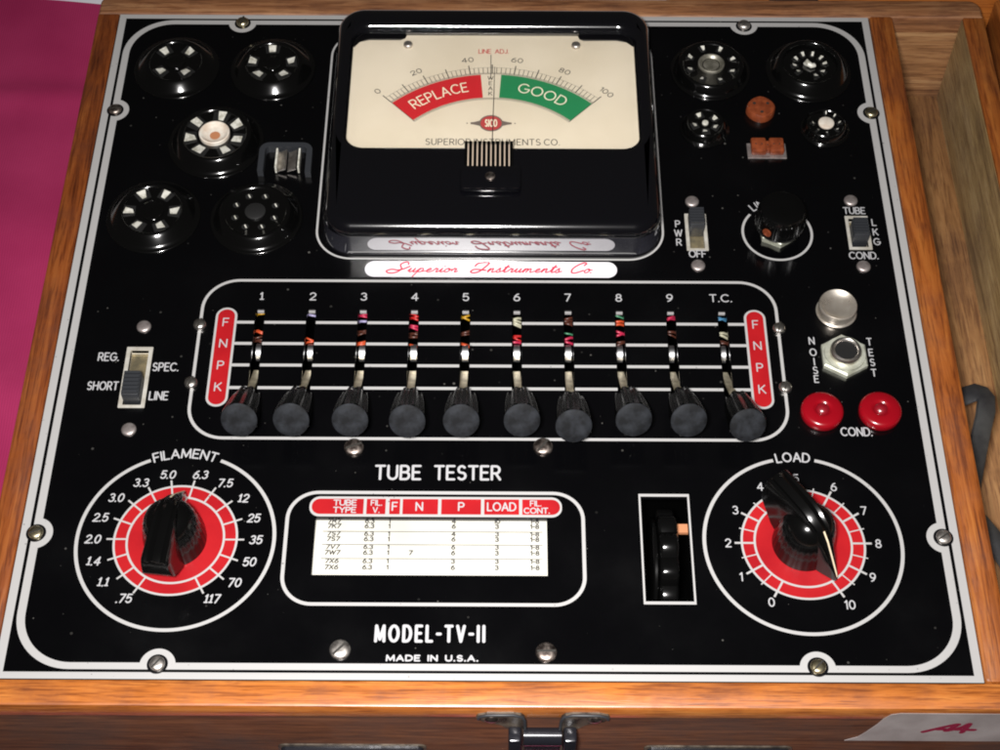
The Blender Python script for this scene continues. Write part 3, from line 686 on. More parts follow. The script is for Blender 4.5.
# ---- slide switches
def slide(name_label, x0, y0, x1, y1, hx0, hy0, hx1, hy1, ky, kw, kh, kx=None):
    em = bpy.data.objects.new('slide_switch', None); place(em, root, ((x0+x1)/2, (y0+y1)/2, 0)); em['label'] = name_label
    b = MB(); b.ring(rrect(x0, y0, x1, y1, .02, 1), rrect(hx0, hy0, hx1, hy1, .02, 1), Z2)
    o = rrect(x0, y0, x1, y1, .02, 1); i_ = rrect(hx0, hy0, hx1, hy1, .02, 1)
    b.loft([[(x, y, .003) for x, y in o], [(x, y, Z2) for x, y in o]], False, False)
    b.loft([[(x, y, Z2) for x, y in i_], [(x, y, -.25) for x, y in i_]], False, False)
    b.build('switch_frame', 'framegrey', em)
    b = MB(); b.box(hx0, hy0, -.34, hx1, hy1, -.27); b.build('switch_plate', 'brassplate', em)
    kx = (hx0+hx1)/2 if kx is None else kx
    b = MB(); H = .62
    b.box(kx-kw/2, ky-kh/2, -.26, kx+kw/2, ky+kh/2, H-.06, .04)
    k = b.build('slider', 'slider', em, smooth=40)
    b = MB(); nr = 6
    for j in range(nr):
        yy = ky-kh/2+kh*(j+.5)/nr; b.box(kx-kw/2+.03, yy-kh/nr*.3, H-.07, kx+kw/2-.03, yy+kh/nr*.3, H+.03)
    b.build('slider_ridges', 'slider', k)
slide('slide switch with slider down, between REG. SHORT and SPEC. LINE', -14.06, -5.05, -13.05, -2.26, -13.9, -4.92, -13.2, -2.42, -4.28, .66, 1.05)
slide('power slide switch marked PWR OFF with slider up', 7.86, 2.6, 8.74, 4.52, 8.0, 2.72, 8.6, 4.4, 3.95, .62, .85)
slide('slide switch marked TUBE LKG COND. with slider down', 14.42, 2.69, 15.36, 4.44, 14.55, 2.82, 15.22, 4.3, 3.45, .64, .85)

# ---- line adjust knob
em = bpy.data.objects.new('line_knob', None); KX, KY = 11.585, 3.55; place(em, root, (KX, KY, 0)); em['label'] = 'small black knurled LINE knob with a reddish set screw inside a white ring'
b = MB(); b.arc(KX, KY, 1.35, 1.45, Z1, 137, 137+360-94, 64); b.build('dial_ring', 'white', em)
b = MB(); text(b, 'LINE', 0, 0, .34, .055, Z1, arc=(KX, KY, 1.42, 111), gap=.2); b.build('lettering', 'white2', em)
b = MB(); b.lathe([(.80, 0), (.80, .24), (.74, .28), (.01, .28)], n=6, cap1=False); b.build('hex_washer', 'nut', em, (KX, KY, .003)).rotation_euler.z = radians(34)
b = MB()
fl = lambda t, k: (1+.022*(1 if cos(48*t) > 0 else -1)) if 3 <= k <= 6 else 1
b.lathe([(.92, .30), (.96, .33), (.96, .42), (.98, .46), (.98, .7), (.97, 1.05), (.96, 1.15), (.92, 1.18), (.91, 1.26), (.87, 1.36), (.74, 1.43), (.4, 1.44), (.01, 1.42)], n=192, flute=fl, cap1=False)
b.build('knob_body', 'knob', em, (KX, KY, .2), smooth=35)
b = MB(); a = radians(232); q = Matrix.Translation(Vector((KX+1.0*cos(a), KY+1.0*sin(a), 1.0))*S) @ Vector((0, 0, 1)).rotation_difference(Vector((cos(a), sin(a), 0))).to_matrix().to_4x4()
b.lathe([(.19, 0), (.19, .05), (.13, .06), (.12, .03), (.01, .03)], n=16, cap1=False); b.xf(0, q); b.build('set_screw', 'orange', em)

# ---- silver button, jack nut, red jacks
def lpart(name, m, prof, x, y, par=root, n=48, label=None, z=.003, smooth=40, flute=None):
    b = MB(); b.lathe(prof, n=n, cap1=False, flute=flute); return b.build(name, m, par, (x, y, z), smooth=smooth, label=label)
sb = lpart('push_button', 'button', [(.78, 0), (.80, .04), (.74, .1), (.72, .34), (.75, .42), (.74, .5), (.71, .53), (.67, .51), (.56, .44), (.4, .38), (.2, .35), (.01, .34)], 13.53, -.42, label='round bright metal push button above the noise test jack')
jn = lpart('test_jack', 'nut', [(.97, 0), (.97, .18), (.90, .24), (.66, .25), (.01, .25)], 13.58, -2.60, n=6, label='pale hexagon nut with dark centre between NOISE and TEST', smooth=20); jn.rotation_euler.z = radians(30)
lpart('washer', 'nut', [(.8, .25), (.78, .32), (.62, .33), (.01, .33)], 13.58, -2.60, jn, 40, z=.0)
lpart('jack_collar', 'chrome', [(.60, .32), (.60, .5), (.56, .58), (.49, .6), (.44, .56), (.42, .5), (.01, .5)], 13.58, -2.60, jn, 40, z=0)
lpart('jack_centre', 'bakelite_hole', [(.42, .505), (.42, .52), (.01, .52)], 13.58, -2.60, jn, 32, z=0)
for x, y, l_ in ((12.44, -5.16, 'left'), (14.62, -5.14, 'right')):
    j = lpart('jack', 'redjewel', [(.78, 0), (.80, .04), (.80, .24), (.76, .33), (.66, .38), (.40, .40), (.34, .40), (.27, .33), (.20, .28), (.1, .25), (.01, .245)], x, y, label='%s one of the two glossy red round jacks above COND.' % l_, smooth=50)
    b = MB(); b.lathe([(.26, .30), (.25, .36), (.21, .42), (.14, .46), (.01, .475)], n=24, cap1=False); b.build('jack_core', 'redjeweld', j, (x, y, .003), smooth=60)

# ---- tube sockets
def socket(x, y, R, r1, zr, pins, contact, label, centre=None, holes_round=False, pr=.8, ps=(.26, .22), a0=0, deep=.12):
    """flanged ring: outer lip at R, rising to a rounded shoulder, dished face inside"""
    e = lpart('tube_socket', 'bakelite', [(R, 0), (R, .03), (R*.985, .055), (R*.95, .07)]+[(r1*1.01+(R*.93-r1*1.01)*(1-u), .075+(zr-.11)*(.88*u+.12*sin(u*pi/2))) for u in (0, .25, .5, .75, .92)]+[(r1*1.0, zr-.03), (r1*.96, zr), (r1*.91, zr-.02), (r1*.875, zr-.06), (r1*.86, zr-deep), (.01, zr-deep)], x, y, n=72, label=label, smooth=60)
    zf = zr-deep
    n = len(pins)
    for ang in pins:
        t = radians(ang); px, py = x+pr*cos(t), y+pr*sin(t)
        b = MB()
        if holes_round:
            b.arc(px, py, 0, ps[0], zf+.012, n=16)
            b.build('pin_hole', 'bakelite_hole', e)
            b = MB(); b.tube([(px+ps[0]*.35, py-ps[0]*.45, zf+.03), (px-ps[0]*.1, py+ps[0]*.45, zf+.035)], ps[0]*.22, 6); b.build('contact', contact, e, smooth=60)
        else:
            d = (cos(t), sin(t)); n_ = (-sin(t), cos(t)); w0, w1, l = ps[0]*.36, ps[0]*.52, ps[1]/2
            # dark pocket + bent bright contact leaf standing in it
            pk = [(px+d[0]*k*(l+.10)+n_[0]*j*(ps[0]*.95), py+d[1]*k*(l+.10)+n_[1]*j*(ps[0]*.95)) for k, j in ((-1, -.8), (1, -1), (1, 1), (-1, .8))]
            b.poly(pk, zf+.010); b.build('pin_hole', 'bakelite_hole', e)
            b = MB(); sh = random.uniform(-.05, .05); sk = random.uniform(-.09, .09); w0 *= random.uniform(.7, 1.1); w1 *= random.uniform(.75, 1.1)
            q1 = [(px+d[0]*k*l*1.15+n_[0]*(j+sh), py+d[1]*k*l*1.15+n_[1]*(j+sh)) for k, j in ((-1+sk*2, -w0), (1-sk*3, -w1), (1+sk*3, w1), (-1-sk*2, w0))]
            b.loft([[(q1[0][0], q1[0][1], zf+.02), (q1[1][0], q1[1][1], zf+.10), (q1[2][0], q1[2][1], zf+.10), (q1[3][0], q1[3][1], zf+.02)],
                    [(q1[0][0], q1[0][1], zf+.05), (q1[1][0], q1[1][1], zf+.13), (q1[2][0], q1[2][1], zf+.13), (q1[3][0], q1[3][1], zf+.05)]])
            b.build('contact', contact, e)
    if centre:
        cr, cm, kind = centre
        if kind == 'cup':
            lpart('centre_cup', cm, [(cr*1.1, zf), (cr*1.1, zf+.1), (cr, zf+.13), (cr*.86, zf+.1), (cr*.7, zf-.02), (cr*.66, zf+.005), (.01, zf+.005)], x, y, e, 32, z=0)
        elif kind == 'hub':
            lpart('centre_hub', cm, [(cr, zf), (cr, zf+.06), (cr*.9, zf+.08), (.01, zf+.08)], x, y, e, 32, z=0)
        else:
            lpart('centre_hole', cm, [(cr, zf), (cr, zf+.03), (cr*.92, zf+.05), (cr*.8, zf+.02), (.01, zf+.015)], x, y, e, 32, z=0)
    return e
socket(-13.87, 12.64, 1.86, 1.28, .5, [50, 130, 225, 310], 'contact', 'black four-pin tube socket in the top left corner', (.42, 'bakelite', 'hole'), pr=.80, ps=(.36, .28))
socket(-9.66, 12.58, 1.86, 1.28, .5, [92, 172, 232, 308, 8], 'contact', 'black five-pin tube socket beside the top of the meter', (.42, 'bakelite', 'hole'), pr=.84, ps=(.36, .26))
s3 = socket(-11.70, 8.30, 2.02, 1.5, .62, [80, 34, 143, 190, 238, 302, 345], 'contact', 'black seven-pin tube socket with a large ivory centre hole', None, pr=1.02, ps=(.40, .36))
b = MB(); b.lathe([(.64, .48), (.64, .66), (.59, .69), (.55, .67), (.46, .56), (.36, .515), (.01, .512)], n=40, cap1=False); b.build('centre_cup', 'ivory', s3, (-11.70, 8.30, 0), smooth=50)
MB().disc(-11.68, 8.24, .22, .522, 20).build('centre_spot', 'bone', s3)
socket(-13.85, 4.24, 1.92, 1.36, .52, [60, 120, 182, 240, 298, 358], 'contact', 'black six-pin tube socket at the lower left of the group', (.5, 'bakelite', 'hole'), pr=.92, ps=(.34, .30))
socket(-9.64, 4.19, 1.9, 1.42, .5, [22+45*i for i in range(8)], 'contact', 'black octal tube socket with round pin holes and plain centre', (.42, 'bakelite_hole', 'hub'), holes_round=True, pr=.86, ps=(.15, .2), deep=.08)
socket(9.48, 12.59, 1.75, 1.38, .5, [20+45*i for i in range(8)], 'contact', 'black locking tube socket with grey metal centre', (.52, 'greyhub', 'cup'), pr=.98, ps=(.15, .15), deep=.08)
socket(13.77, 12.59, 1.85, 1.35, .62, [40, 76, 4, 112, 148, 184, 220, 290, 325], 'contact', 'black nine-pin tube socket in the top right corner', None, pr=.66, ps=(.12, .14), deep=.22)
b = MB(); b.tube([(13.77-.17, 12.56, .5), (13.77-.1, 12.66, .52), (13.77-.05, 12.55, .53), (13.77+.05, 12.45, .52), (13.77+.16, 12.50, .5), (13.77+.17, 12.6, .48)], [.13, .16, .12, .11, .11, .06], 10)
b.build('centre_pin', 'contact', [o for o in root.children if o.name.startswith('tube_socket')][-1], smooth=60)
socket(9.0, 9.2, 1.06, .82, .42, [35, 115, 200, 330, 270], 'contact', 'small black five-pin tube socket beside the orange button', (.13, 'contact', 'hub'), pr=.47, ps=(.2, .13), deep=.06)
socket(14.13, 9.21, 1.04, .82, .42, [90, 45, 0, 315, 270, 225, 180], 'contact', 'small black seven-pin tube socket with bright round centre', (.33, 'ivory', 'hub'), pr=.56, ps=(.06, .07), deep=.05)
ob = lpart('tube_socket', 'orange', [(.62, 0), (.62, .32), (.58, .38), (.5, .40), (.3, .36), (.2, .39), (.01, .40)], 11.46, 10.18, n=28, label='round orange-brown phenolic socket', flute=lambda t, k: 1-.06*abs(sin(2*t)))
for a in (30, 150, 270): 
    b = MB(); b.disc(11.46+.33*cos(radians(a)), 10.18+.33*sin(radians(a)), .07, .402, 10); b.build('pin_hole', 'slot', ob)
b = MB(); b.box(10.72, 7.52, .003, 12.36, 8.36, .06, .02); fl_ = b.build('tube_socket', 'rivet', root, label='small rectangular orange socket on a pale metal flange')
b = MB(); b.box(10.86, 7.66, .06, 11.50, 8.42, .38, .07); b.box(11.62, 7.66, .06, 12.24, 8.42, .38, .07); b.box(11.40, 7.78, .06, 11.72, 8.28, .32, .03); b.build('socket_body', 'orange', fl_, smooth=40)
b = MB()
for k in range(5): b.disc(11.05+.25*k, 8.04, .035, .39 if k != 2 else .33, 8)
b.build('pin_holes', 'slot', fl_)

# ---- grid cap clip
cl = MB()
o = [(-9.78, 6.45), (-9.78, 7.75), (-9.5, 8.02), (-7.84, 8.02), (-7.56, 7.75), (-7.56, 6.4), (-7.82, 6.4), (-7.82, 7.55), (-7.96, 7.68), (-9.38, 7.68), (-9.52, 7.55), (-9.52, 6.45)]
def prism(b, pts, z0, z1, ch=.04):
    b.loft([[(x, y, z0) for x, y in pts], [(x, y, z1) for x, y in pts]])
# built from three joined quads runs so that the concave outline stays a clean ring
b = MB()
outer = [(-9.78, 6.45)]+[(-9.78+.42+.42*cos(radians(a)), 8.02-.42+.42*sin(radians(a))) for a in range(180, 89, -15)]+[(-7.56-.42+.42*cos(radians(a)), 8.02-.42+.42*sin(radians(a))) for a in range(90, -1, -15)]+[(-7.56, 6.40)]
inner = [(-9.54, 6.45)]+[(-9.54+.2+.2*cos(radians(a)), 7.78-.2+.2*sin(radians(a))) for a in range(180, 89, -15)]+[(-7.80-.2+.2*cos(radians(a)), 7.78-.2+.2*sin(radians(a))) for a in range(90, -1, -15)]+[(-7.80, 6.40)]
def strip(b, outer, inner, z0, z1):
    n = len(outer); T_ = [b.vert((x, y, z1)) for x, y in outer]; U_ = [b.vert((x, y, z1)) for x, y in inner]
    A_ = [b.vert((x, y, z0)) for x, y in outer]; B_ = [b.vert((x, y, z0)) for x, y in inner]
    for i in range(n-1):
        b.face((T_[i], T_[i+1], U_[i+1], U_[i])); b.face((A_[i], T_[i], T_[i+1], A_[i+1])); b.face((B_[i], B_[i+1], U_[i+1], U_[i]))
    for i in (0, n-1): b.face((A_[i], B_[i], U_[i], T_[i]))
strip(b, outer, inner, .003, .36)
clip = b.build('cap_clip', 'slider', root, smooth=40, label='dark square-arched holder with a bright spring clip')
b = MB()
for x0, x1, lean in ((-8.97, -8.62, .14), (-8.56, -8.2, -.14)):
    b.loft([[(x0+lean*0, 6.62, .08), (x1, 6.62, .08+abs(lean)), (x1, 7.62, .12+abs(lean)), (x0, 7.62, .12)], [(x0, 6.62, .14), (x1, 6.62, .18+abs(lean)), (x1, 7.62, .22+abs(lean)), (x0, 7.62, .18)]])
b.build('spring_clip', 'steel', clip)
b = MB(); b.box(-9.06, 6.60, .05, -8.99, 7.64, .42); b.box(-8.12, 6.60, .05, -8.05, 7.64, .42); b.build('clip_side', 'contact', clip)

# ---- meter
H = 1.75; HX = 6.75; HY0, HY1 = 2.28, 14.82; rf = .56
WX, WY0, WY1 = 6.04, 6.72, 13.5
em = bpy.data.objects.new('meter', None); place(em, root, (0, 8.5, 0)); em['label'] = 'large square black panel meter with cream REPLACE and GOOD dial'
def rr(i, z, r=1.15): return [(x, y, z) for x, y in rrect(-HX+i, HY0+i, HX+i*0-i, HY1-i, (max(r-i, .05),)*4, 12)]
def wr(i, z, r=.75): return [(x, y, z) for x, y in rrect(-WX-i, WY0-i, WX+i, WY1+i, (r+i,)*4, 12)]
b = MB(); L = [rr(-.10, 0, 1.25), rr(-.10, .07, 1.25), rr(-.03, .10, 1.18), rr(0, .12), rr(0, H-rf)]
for k in range(1, 9):
    t = radians(90*k/8); L.append(rr(rf*(1-cos(t)), H-rf+rf*sin(t)))
ri = .42
for k in range(0, 9):
    t = radians(90*k/8); L.append(wr(ri*(1-sin(t)), H-ri+ri*cos(t)))
L += [wr(0, 1.0)]
b.loft(L, cap0=False, cap1=False)
n_ = 52
for fi, f in enumerate(b.f):      # straight front wall faces get the polished finish
    zs = [b.v[i][2]/S for i in f]; ys = [b.v[i][1]/S for i in f]
    if min(zs) > .1 and min(zs) < H-rf-.05 and max(zs) <= H-rf+.01 and max(ys) < HY0+1.25: b.m[fi] = 1
b.build('meter_case', ['case', 'case_front'], em, smooth=50)
b = MB(); rring(b, -7.17, 2.08, 6.98, 14.95, 1.5, .085, Z1, 14); b.build('outline', 'white', panel, label='white outline round the meter')
DZ = 1.2
pts = [(-WX-.1, WY0-.3), (WX+.1, WY0-.3), (WX+.1, 12.75), (5.75, 13.12), (5.3, 13.22), (3.9, 13.2), (3.72, 13.3), (3.62, 13.6), (-3.72, 13.6), (-3.85, 13.3), (-4.05, 13.2), (-5.4, 13.2), (-5.8, 13.08), (-WX-.1, 12.6)]
b = MB(); b.loft([[(x, y, DZ-.06) for x, y in pts], [(x, y, DZ) for x, y in pts]]); dp = b.build('dial_plate', 'cream', em)
b = MB(); b.box(-6.3, 6.4, .6, 6.3, 14.0, .68); b.build('meter_interior', 'interior', em)
b = MB(); L = [wr(-.002, H-.42), wr(-.002, H-.38)]; b.loft(L); b.build('glass', 'glass', em)
CX, CY, R0, R1 = -.05, 5.05, 4.78, 6.12
D1, D2, D3 = DZ+.008, DZ+.016, DZ+.024
b = MB(); b.arc(CX, CY, R0, R1, D1, 94.6, 133.4, 40); b.build('replace_sector', 'dialred', dp, label='red sector lettered REPLACE')
b = MB(); b.arc(CX, CY, R0, R1, D1, 46.6, 86.4, 40); b.build('good_sector', 'green', dp, label='green sector lettered GOOD')
b = MB(); b.arc(CX, CY, R1+.03, R1+.055, D1, 46.5, 133.5, 60); b.arc(CX, CY, R1+.09, R1+.105, D1, 46.5, 133.5, 60)
b.arc(CX, CY, R0-.045, R0-.02, D1, 46.6, 133.4, 60); b.arc(CX, CY, R0-.105, R0-.085, D1, 46.6, 133.4, 60); b.arc(CX, CY, R1+.40, R1+.412, D1, 46.5, 133.5, 60)
for i in range(51):
    a = 133.5-87*i/50; big = i % 5 == 0
    ticks(b, CX, CY, [a], R1+.06, R1+(.58 if big else .40), .042 if big else .026, D2)
for a in (46.5, 133.5): ticks(b, CX, CY, [a], R0-.1, R1+.1, .025, D2)
b.build('scale_marks', 'inkgrey', dp)
b = MB()
for s_, a in (('0', 0), ('20', 20), ('40', 40), ('60', 60), ('80', 80), ('100', 100)):
    text(b, s_, 0, 0, .25, .034, D1, arc=(CX, CY, R1+.80, 133.5-.87*a+(1.4 if a == 20 else 0)), ws=1.35, gap=.3)
b.build('lettering', 'ink', dp)
b = MB(); text(b, 'REPLACE', 0, 0, .50, .06, D2, arc=(CX, CY, R0+.44, 114.6), fit=2.45, gap=.22); b.build('lettering', 'dialpale', dp)
b = MB(); text(b, 'GOOD', 0, 0, .50, .06, D2, arc=(CX, CY, R0+.44, 66.8), fit=2.05, gap=.2); b.build('lettering', 'dialpale', dp)
b = MB(); text(b, 'LINE ADJ.', .0, 12.42, .24, .034, D1, gap=.16, ws=.75, fit=1.28); b.build('lettering', 'inkred', dp)
b = MB()
for k, c_ in enumerate('WEAK'): text(b, c_, -.12, 10.86-.3*k, .2, .03, D1, ws=1.1)
b.build('lettering', 'inkgrey', dp)
b = MB(); text(b, 'SUPERIOR', -1.85, 7.16, .32, .036, D1, fit=1.85); text(b, 'INSTRUMENTS', .6, 7.16, .32, .036, D1, fit=2.72); text(b, 'CO.', 2.44, 7.16, .32, .036, D1, fit=.62)
b.build('lettering', 'inkgrey', dp)
b = MB(); b.poly(rect(-.125, 10.9, -.095, 12.33), D2); b.build('line_mark', 'ink', dp)
# emblem
ex, ey = -.08, 8.36
b = MB()
for sg in (-1, 1):
    for k, (u, hh) in enumerate([(.50, .17), (.60, .13), (.70, .09), (.80, .07)]):
        b.face([b.vert(p) for p in ((ex+sg*(u-.08), ey-hh, D1+.0006*k), (ex+sg*(u+.06), ey-hh*.7, D1+.0006*k), (ex+sg*(u+.06), ey+hh*.7, D1+.0006*k), (ex+sg*(u-.08), ey+hh, D1+.0006*k))])
    b.disc(ex+sg*1.0, ey, .035, D1, 8)
b.build('emblem', 'rimgrey', dp, label='small oval red emblem with grey wings')
b = MB(); b.face([b.vert((ex+.5*cos(t), ey+.46*sin(t), D2)) for t in [2*pi*i/32 for i in range(32)]]); b.build('emblem', 'rimgrey', dp)
b = MB(); b.face([b.vert((ex+.44*cos(t), ey+.40*sin(t), D2+.004)) for t in [2*pi*i/32 for i in range(32)]]); b.build('emblem', 'logo', dp)
b = MB(); text(b, 'SICO', ex, ey-.19, .38, .05, D3, ws=.34, gap=.16); b.build('lettering', 'dialpale', dp)
b = MB(); b.tube([(.08, 6.5, DZ+.10), (-.02, 7.5, DZ+.1), (.03, 10, DZ+.10), (.05, 11.55, DZ+.08)], [.02, .018, .016, .012], 6); b.build('needle', 'needle', em)
for x in (-3.70, 3.56):
    screw('dial_screw', 'steel', .2, .16, loc=(x, 12.88, DZ+.002), parent=em, slot=False)
# zero-adjust block with ribs
b = MB(); b.box(-1.30, 4.08, H+.003, 1.16, 5.32, H+.34, .14); zb_ = b.build('adjuster_block', 'case', em, smooth=40)
b = MB(); b.box(-1.10, 5.2, H+.003, .78, 6.62, H+.10); b.build('rib_plate', 'ribgap', em)
b = MB()
for k in range(11):
    x = -1.08+k*.184; b.box(x-.062, 5.26, H+.10, x+.062, 6.68, H+.24, .02)
b.build('ribs', 'knob', em, smooth=40)
screw('adjuster_screw', 'steeldark', .20, .07, ang=.7, loc=(-.09, 4.68, H+.345), parent=em, dome=False)

# ---- front hardware
YF = YB+.008
def front_shape(pts, m, th, name, par, y=YF, label=None, smooth=None):
    b = MB(); b.loft([[(x, y, z) for x, z in pts], [(x, y-th*.6, z) for x, z in pts], [(cx_+(x-cx_)*.97, y-th, z) for x, z in pts for cx_ in (sum(p[0] for p in pts)/len(pts),)]]); return b.build(name, m, par, smooth=smooth, label=label)
hinge = bpy.data.objects.new('latch', None); place(hinge, root, (1.9, YF, -2)); hinge['label'] = 'old metal latch with winged plate on the front board'
for sg in (-1, 1):
    c_ = 1.86; X = lambda u: c_+sg*u
    wing = [(X(.62), -.62), (X(.75), -.42), (X(1.0), -.34), (X(1.9), -.36), (X(2.2), -.5), (X(2.28), -.72), (X(2.1), -.98), (X(1.75), -1.12), (X(1.45), -1.3), (X(1.15), -1.7), (X(.95), -2.3), (X(.85), -3.8), (X(.55), -3.8), (X(.58), -1.4)]
    front_shape(wing, 'latch', .1, 'latch_wing', hinge)
    b = MB(); P_ = [(X(u), YF-.12, z) for u, z in [(2.2, -.72), (2.15, -.5), (1.9, -.38), (1.0, -.36), (.72, -.5), (.62, -.85), (.6, -1.6)]]
    b.tube(P_, .055, 8); b.build('latch_rim', 'slider', hinge, smooth=60)
    b = MB(); b.lathe([(.24, 0), (.24, .05), (.15, .1), (.01, .11)], n=16, cap1=False); b.xf(0, Matrix.Translation(Vector((X(1.75), YF-.08, -.8))*S) @ Matrix.Rotation(radians(90), 4, 'X')); b.build('latch_screw', 'steeldark', hinge, smooth=50)
    b = MB(); b.box(X(.95)-.22, YF-.62, -3.9, X(.95)+.22, YF-.08, -1.45, .06); b.build('latch_post', 'latchblk', hinge, smooth=40)
b = MB(); b.loft([[(1.22, YF-.2+.33*cos(t), -2.05+.38*sin(t)) for t in [2*pi*k/20 for k in range(20)]], [(2.52, YF-.2+.33*cos(t), -2.05+.38*sin(t)) for t in [2*pi*k/20 for k in range(20)]]]); b.build('latch_roller', 'latchblk', hinge, smooth=50)
b = MB(); b.box(1.25, YF-.28, -3.9, 2.5, YF-.02, -2.1, .05); b.build('latch_tongue', 'latchblk', hinge, smooth=40)
for x0, x1 in ((-7.45, -2.2), (5.5, 10.75)):
    b = MB(); P = rrect(x0, -5.4, x1, -3.36, .25, 6)
    b.loft([[(x, YF, z) for x, z in P], [(x, YF-.06, z) for x, z in P]]); pl = b.build('handle_plate', 'latch', root, label='dark metal plate on the front board')
    b = MB(); P = rrect(x0+.1, -5.3, x1-.1, -3.50, .2, 6); b.loft([[(x, YF-.06, z) for x, z in P], [(x, YF-.30, z) for x, z in P], [(x, YF-.36, z) for x, z in rrect(x0+.16, -5.24, x1-.16, -3.56, .16, 6)]]); b.build('handle_cover', 'latchblk', pl, smooth=40)
# masking tape label
tp = [(12.45, -2.78), (12.85, -2.45), (13.05, -2.0), (13.3, -1.3), (13.42, -.8), (13.6, -.42), (13.9, -.30), (21.2, -.36), (21.2, -2.75), (17, -2.80)]
b = MB(); b.loft([[(x, YF-.004, z) for x, z in tp], [(x, YF-.022, z) for x, z in tp]]); tape = b.build('tape_label', 'tape', root, label='torn strip of pale masking tape with a red marker scribble')
b = MB(); lev = 0
for P_ in ([(15.0, -1.86), (15.7, -1.35), (16.05, -1.18), (15.75, -1.75), (16.2, -1.45), (16.42, -1.12), (16.33, -1.9)], [(15.45, -1.62), (15.9, -1.62), (16.7, -1.66)]):
    lev = b.stroke(catmull(P_, 4), .20, .03, lev)
for i in range(len(b.v)): x, y, z = b.v[i]; b.v[i] = (x, (YF-.022)*S-z*1., y)
b.build('marker_scribble', 'tapered', tape)

# ---- hinge at the back and the open lid beyond
b = MB(); b.box(12.5, 17.11, -1.2, 14.7, 17.4, .12, .05); b.build('hinge', 'latchblk', root, smooth=40, label='dark metal hinge on the back edge')
lid = bpy.data.objects.new('lid', None); place(lid, root, (16, 18, -3)); lid['label'] = 'opened oak lid lying behind and beside the box'
b = MB(); b.box(8, 17.48, -4, 30, 18.7, -.1, .1); b.build('lid_rail', 'wood_x', lid, smooth=40)
b = MB(); b.box(22.75, 10.9, -4.2, 24.2, 17.3, -.1, .12); b.build('lid_rail', 'wood_y', lid, smooth=40)
b = MB(); b.box(23.2, 12, -4.6, 30, 17.3, -4.2, .02); b.build('lid_board', 'wood_floor', lid)

# ---- cord folded in the compartment: a thing of its own
b = MB()
path = catmull([(18.35, -4.3, -1.0), (18.75, -3.35, -.75), (19.25, -3.3, -.7), (19.75, -3.9, -.9), (19.75, -4.6, -1.3), (19.45, -5.6, -1.9), (19.1, -6.9, -2.6), (18.9, -8.6, -3.2)], 6)
b2_ = []
for i, p in enumerate([(18.45, -4.6, -1.1), (18.5, -4.0, -1.0), (18.75, -3.45, -.85), (19.3, -3.35, -.8), (19.85, -3.7, -.9), (20.0, -4.3, -1.2), (19.75, -5.4, -1.8), (19.4, -6.6, -2.5), (19.1, -8.2, -3.2), (18.9, -10, -3.9)]): b2_.append(p)
def ribbon(b, P, w, t):
    L = []
    P = [Vector(p) for p in P]
    for i, p in enumerate(P):
        d = (P[min(i+1, len(P)-1)]-P[max(i-1, 0)]).normalized(); side = d.cross(Vector((.0, .45, .9))).normalized(); up = side.cross(d).normalized()
        L.append([tuple(p+side*w*cos(a)+up*t*(abs(sin(a))**.6)*(1 if sin(a) >= 0 else -1)) for a in [2*pi*k/16 for k in range(16)]])
    b.loft(L)
def cat3(P, k=5):
    out = []
    for i in range(len(P)-1):
        p0, p1, p2, p3 = [Vector(P[j]) for j in (max(i-1, 0), i, i+1, min(i+2, len(P)-1))]
        for j in range(k):
            t = j/k; out.append(.5*(2*p1+(p2-p0)*t+(2*p0-5*p1+4*p2-p3)*t*t+(3*p1-p0-3*p2+p3)*t**3))
    return out+[Vector(P[-1])]
def band(b, P, hw, t):
    L = []
    for x, y, z, dx, dy in P: L.append([(x-dx*hw, y-dy*hw, z), (x-dx*hw*.8, y-dy*hw*.8, z+t), (x+dx*hw*.8, y+dy*hw*.8, z+t), (x+dx*hw, y+dy*hw, z), (x+dx*hw*.8, y+dy*hw*.8, z-t), (x-dx*hw*.8, y-dy*hw*.8, z-t)])
    b.loft(L)
band(b, [(18.1, -3.25, -2.25, -.1, 1), (18.6, -3.0, -2.1, -.1, 1), (19.1, -2.85, -2.0, .1, 1), (19.35, -2.98, -1.95, .6, .8), (19.42, -3.3, -1.9, .95, .45), (19.32, -3.9, -1.95, 1, .25), (19.05, -4.7, -2.1, 1, .25), (18.75, -5.7, -2.3, 1, .25), (18.4, -7.0, -2.6, 1, .28), (18.2, -8.5, -3.2, 1, .2)], .42, .09)
band(b, [(18.3, -8.2, -2.4, 1, .5), (18.75, -9.2, -2.2, 1, .5), (19.2, -10.3, -2.2, 1, .3), (19.5, -11.6, -2.4, 1, .2), (19.6, -13.5, -3.0, 1, .1)], .38, .10)
cord = b.build('power_cord', 'rubber', None, smooth=50)
cord['label'] = 'folded grey flat rubber cord lying in the side compartment'; cord['category'] = 'cord'

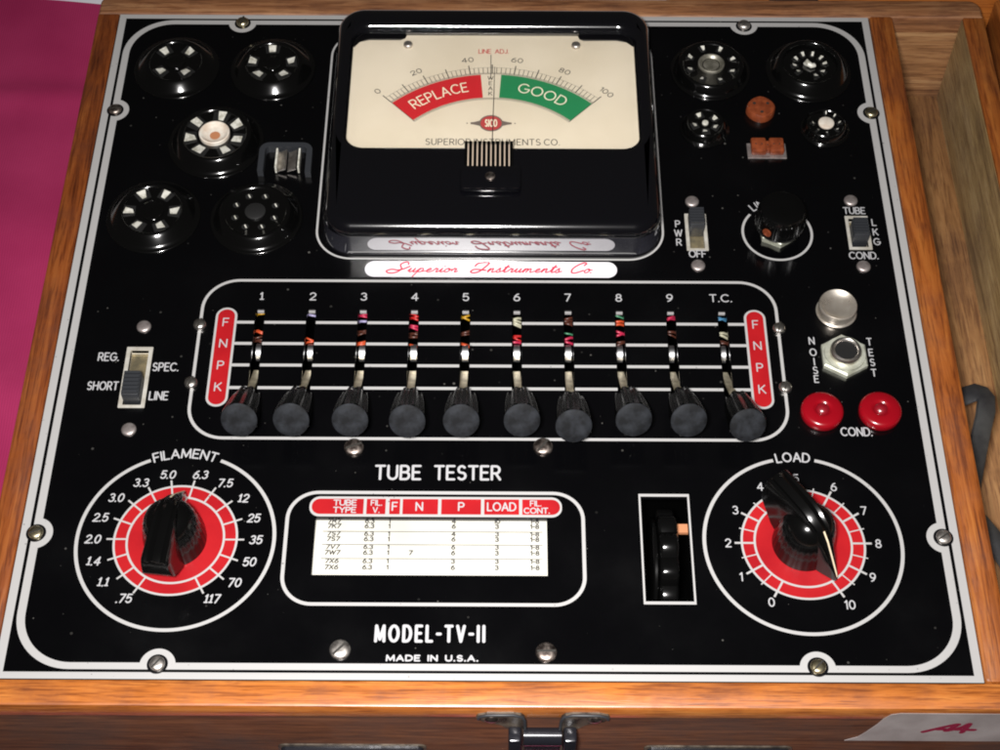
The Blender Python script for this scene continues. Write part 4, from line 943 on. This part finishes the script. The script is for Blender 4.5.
# ------------------------------------------------------------------ cloth under the box
b = MB(); NX, NY = 90, 90
def clothz(x, y):
    z = .25*sin(x*.21+.6*sin(y*.13))+.18*sin(y*.33+x*.11)
    # a soft crease
    d = (y-20.5)-.10*(x+24)+.5*sin(x*.3); z += .22*math.exp(-(d/.8)**2)
    d2 = (y-3.5)+.35*(x+24)+.6*sin(x*.25); z += .35*math.exp(-(d2/1.6)**2)
    d3 = (y-12.)+.22*(x+24); z += .25*math.exp(-(d3/2.2)**2)
    return ZB+z-.5
ids = []
for j in range(NY+1):
    row = []
    for i in range(NX+1):
        x = -60+90*i/NX; ymax = 27.5-.15*(x+21.6)
        y = -18.5+(ymax+18.5)*j/NY
        inside = XL-1 < x < XO+1 and YB-1 < y < YT+1
        row.append(b.vert((x, y, min(clothz(x, y), ZB-.02) if inside else clothz(x, y))))
    ids.append(row)
for j in range(NY):
    for i in range(NX): b.face((ids[j][i], ids[j][i+1], ids[j+1][i+1], ids[j+1][i]))
cloth = b.build('ground_cloth', 'cloth', None, smooth=180); cloth['kind'] = 'structure'
b = MB(); b.box(-120, -18.8, ZB-5, 120, 120, ZB-1.6); o = b.build('table', 'whitecloth', None); o['kind'] = 'structure'

# ------------------------------------------------------------------ camera
cam = bpy.data.cameras.new('camera'); co = bpy.data.objects.new('camera', cam); C.objects.link(co)
Rm = Matrix(((0.9999895612823383, 0.004022483679292383, 0.0021672451191279726), (-0.0045474005060012765, 0.8299019634124761, 0.5578907171415878), (0.00044550532497034947, -0.5578947488094568, 0.8299115921445117)))
co.matrix_world = Matrix.Translation(Vector((0.3711393766879027, -37.71880367316647, 50.942272710376436))*S) @ Rm.transposed().to_4x4()
cam.sensor_width = 36; cam.lens = 1605.945/1000*36; cam.clip_start = .01; cam.clip_end = 50
bpy.context.scene.camera = co

# ------------------------------------------------------------------ light: the camera's flash and a dim room
fl_ = bpy.data.lights.new('flash', 'AREA'); fl_.shape = 'RECTANGLE'; fl_.size = .07; fl_.size_y = .045; fl_.energy = 2.5; fl_.color = (1, .97, .95); fl_.spread = radians(88)
fo = bpy.data.objects.new('flash', fl_); C.objects.link(fo)
fpos = Vector((-3.2, -39.2, 55.0))*S; tgt = Vector((.0, -12.0, 0))*S
fo.location = fpos; fo.rotation_euler = (tgt-fpos).to_track_quat('-Z', 'Y').to_euler()
w = bpy.data.worlds.new('World'); bpy.context.scene.world = w; w.use_nodes = True
w.node_tree.nodes['Background'].inputs[0].default_value = (1, .93, .86, 1); w.node_tree.nodes['Background'].inputs[1].default_value = .022
sc = bpy.context.scene
sc.cycles.filter_width = 2.0
sc.view_settings.view_transform = 'Standard'; sc.view_settings.look = 'None'; sc.view_settings.exposure = 0
